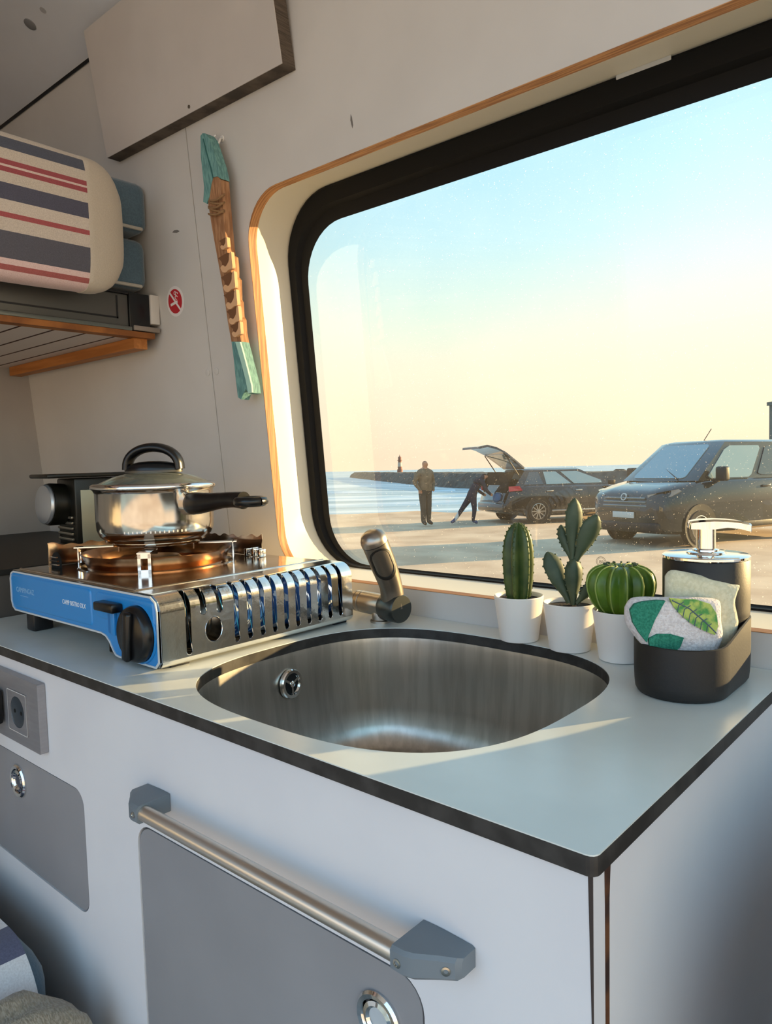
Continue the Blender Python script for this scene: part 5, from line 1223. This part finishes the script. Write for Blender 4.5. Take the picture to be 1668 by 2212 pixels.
# ------------------------------------------------------------------ people
def skinned(name, J, E_, root, M, label, mats, pick, sub=2):
    """continuous body: joints {name: (x, y, z, r)} grown with Skin + Subdivision, then baked to one mesh"""
    names = list(J); me = bpy.data.meshes.new(name)
    me.from_pydata([J[n][:3] for n in names], [(names.index(a), names.index(b)) for a, b in E_], [])
    o = bpy.data.objects.new(name, me); COL.objects.link(o)
    sk_ = o.modifiers.new('skin', 'SKIN'); su = o.modifiers.new('sub', 'SUBSURF'); su.levels = sub; su.render_levels = sub
    for i, n in enumerate(names):
        r = J[n][3]; rr = (r, r) if not isinstance(r, tuple) else r
        me.skin_vertices[0].data[i].radius = rr; me.skin_vertices[0].data[i].use_root = (n == root)
    dg = bpy.context.evaluated_depsgraph_get(); nm = bpy.data.meshes.new_from_object(o.evaluated_get(dg))
    bpy.data.objects.remove(o)
    nm.materials.clear()
    for q in mats: nm.materials.append(q)
    for f in nm.polygons: f.material_index = pick(f.center)
    nm.shade_smooth()
    t = thing(name, label, 'person', matrix=M)
    b = bpy.data.objects.new('body', nm); COL.objects.link(b); b.parent = t
    return t
M_SKIN = mat('skin', '#c08a6c', 0.6); M_JACK = mat('olive_jacket', '#83705a', 0.85, col2='#74634e', scale=12); M_TROU = mat('dark_trousers', '#3f3d38', 0.9); M_SHOE = mat('dark_shoe', '#2a2724', 0.7); M_HAIR = mat('brown_hair', '#3a2c22', 0.9); M_NAVY = mat('navy_clothes', '#252b3a', 0.9); M_SOCK = mat('pale_sock', '#d8d2c8', 0.9); M_BSHOE = mat('blue_shoe', '#27466f', 0.7)
def std_joints(): 
    return {'pel': (0, 0, 0.96, (0.17, 0.19)), 'bel': (0.0, 0, 1.10, (0.17, 0.19)), 'che': (0.01, 0, 1.30, (0.18, 0.22)), 'sho': (0.0, 0, 1.43, (0.13, 0.16)), 'nec': (0.01, 0, 1.52, 0.055), 'hd0': (0.02, 0, 1.575, 0.075), 'hd1': (0.025, 0, 1.645, 0.092), 'hd2': (0.015, 0, 1.71, 0.062), 'nos': (0.125, 0, 1.635, 0.014),
        'shl': (0, 0.19, 1.40, 0.085), 'ell': (-0.06, 0.30, 1.15, 0.068), 'wrl': (0.07, 0.215, 0.955, 0.04), 'hal': (0.12, 0.19, 0.90, 0.042),
        'shr': (0, -0.19, 1.40, 0.085), 'elr': (-0.06, -0.30, 1.15, 0.068), 'wrr': (0.07, -0.215, 0.955, 0.04), 'har': (0.12, -0.19, 0.90, 0.042),
        'hil': (0, 0.09, 0.88, 0.115), 'knl': (0.02, 0.095, 0.50, 0.085), 'anl': (-0.01, 0.10, 0.10, 0.065), 'tol': (0.15, 0.12, 0.045, 0.038),
        'hir': (0, -0.09, 0.88, 0.115), 'knr': (0.03, -0.085, 0.50, 0.085), 'anr': (0.01, -0.08, 0.10, 0.065), 'tor': (0.17, -0.10, 0.045, 0.038)}
ED = [('pel', 'bel'), ('bel', 'che'), ('che', 'sho'), ('sho', 'nec'), ('nec', 'hd0'), ('hd0', 'hd1'), ('hd1', 'hd2'), ('hd1', 'nos'), ('sho', 'shl'), ('shl', 'ell'), ('ell', 'wrl'), ('wrl', 'hal'), ('sho', 'shr'), ('shr', 'elr'), ('elr', 'wrr'), ('wrr', 'har'), ('pel', 'hil'), ('hil', 'knl'), ('knl', 'anl'), ('anl', 'tol'), ('pel', 'hir'), ('hir', 'knr'), ('knr', 'anr'), ('anr', 'tor')]
def pick1(c):
    if c.z > 1.50: return 4 if (c.z > 1.69 or (c.x < 0.0 and c.z > 1.58)) else 0
    if c.z > 0.93: return 1
    if abs(c.y) > 0.165 and c.z > 0.84: return 0
    if c.z > 0.10: return 2
    return 3
J1 = std_joints()
p1 = skinned('person', J1, ED, 'pel', ext(1.04, 19.48, 0.01, radians(-58)), 'standing person in brown jacket and dark trousers facing the open car', [M_SKIN, M_JACK, M_TROU, M_SHOE, M_HAIR], pick1)
J2 = {'pel': (0, 0, 0.74, (0.15, 0.12)), 'bel': (0.05, 0, 0.88, (0.145, 0.11)), 'che': (0.16, 0, 1.05, (0.17, 0.12)), 'sho': (0.25, 0, 1.14, (0.12, 0.09)), 'nec': (0.31, 0, 1.20, 0.055), 'hd0': (0.35, 0, 1.23, 0.072), 'hd1': (0.40, 0, 1.27, 0.09), 'hd2': (0.43, 0, 1.33, 0.065), 'nos': (0.50, 0, 1.24, 0.014),
      'shl': (0.24, 0.18, 1.12, 0.068), 'ell': (0.30, 0.25, 0.90, 0.05), 'wrl': (0.45, 0.18, 0.78, 0.04), 'hal': (0.52, 0.16, 0.74, 0.04),
      'shr': (0.24, -0.18, 1.12, 0.068), 'elr': (0.32, -0.26, 0.88, 0.05), 'wrr': (0.48, -0.18, 0.78, 0.04), 'har': (0.55, -0.16, 0.75, 0.04),
      'hil': (0.0, 0.10, 0.70, 0.10), 'knl': (-0.20, 0.14, 0.42, 0.065), 'anl': (-0.40, 0.16, 0.14, 0.045), 'tol': (-0.52, 0.18, 0.05, 0.042),
      'hir': (0.0, -0.10, 0.70, 0.10), 'knr': (0.02, -0.14, 0.40, 0.065), 'anr': (-0.04, -0.15, 0.10, 0.045), 'tor': (0.10, -0.16, 0.045, 0.042)}
def pick2(c):
    if c.x > 0.36 and c.z > 1.15: return 2 if c.z > 1.29 else 0
    if c.x > 0.46 and c.z < 0.85: return 0
    if c.x < -0.42 or (c.z < 0.10 and c.x > -0.2): return 4
    if c.x < -0.33: return 3
    return 1
p2 = skinned('person', J2, ED, 'pel', ext(2.26, 19.50, 0.01, radians(20)), 'person in navy clothes bending into the open boot of the black estate', [M_SKIN, M_NAVY, M_HAIR, M_SOCK, M_BSHOE], pick2)
bg_ = thing('holdall', 'blue round holdall in the open boot of the black estate car', 'bag', matrix=ext(2.99, 19.70, 0.565, radians(18)))
mk('bag_body', lathe([(0.0, 0.0), (0.09, 0.01), (0.13, 0.06), (0.135, 0.15), (0.10, 0.23), (0.05, 0.25), (0, 0.25)], 24), mat('holdall_blue', '#3c6a94', 0.7), bg_, world=False)
mk('strap', tube([(0.09*cos(a), 0, 0.21+0.11*sin(a)) for a in [pi*k/10 for k in range(11)]], 0.015, 8), mat('holdall_strap', '#1f2a3a', 0.8), bg_, world=False)
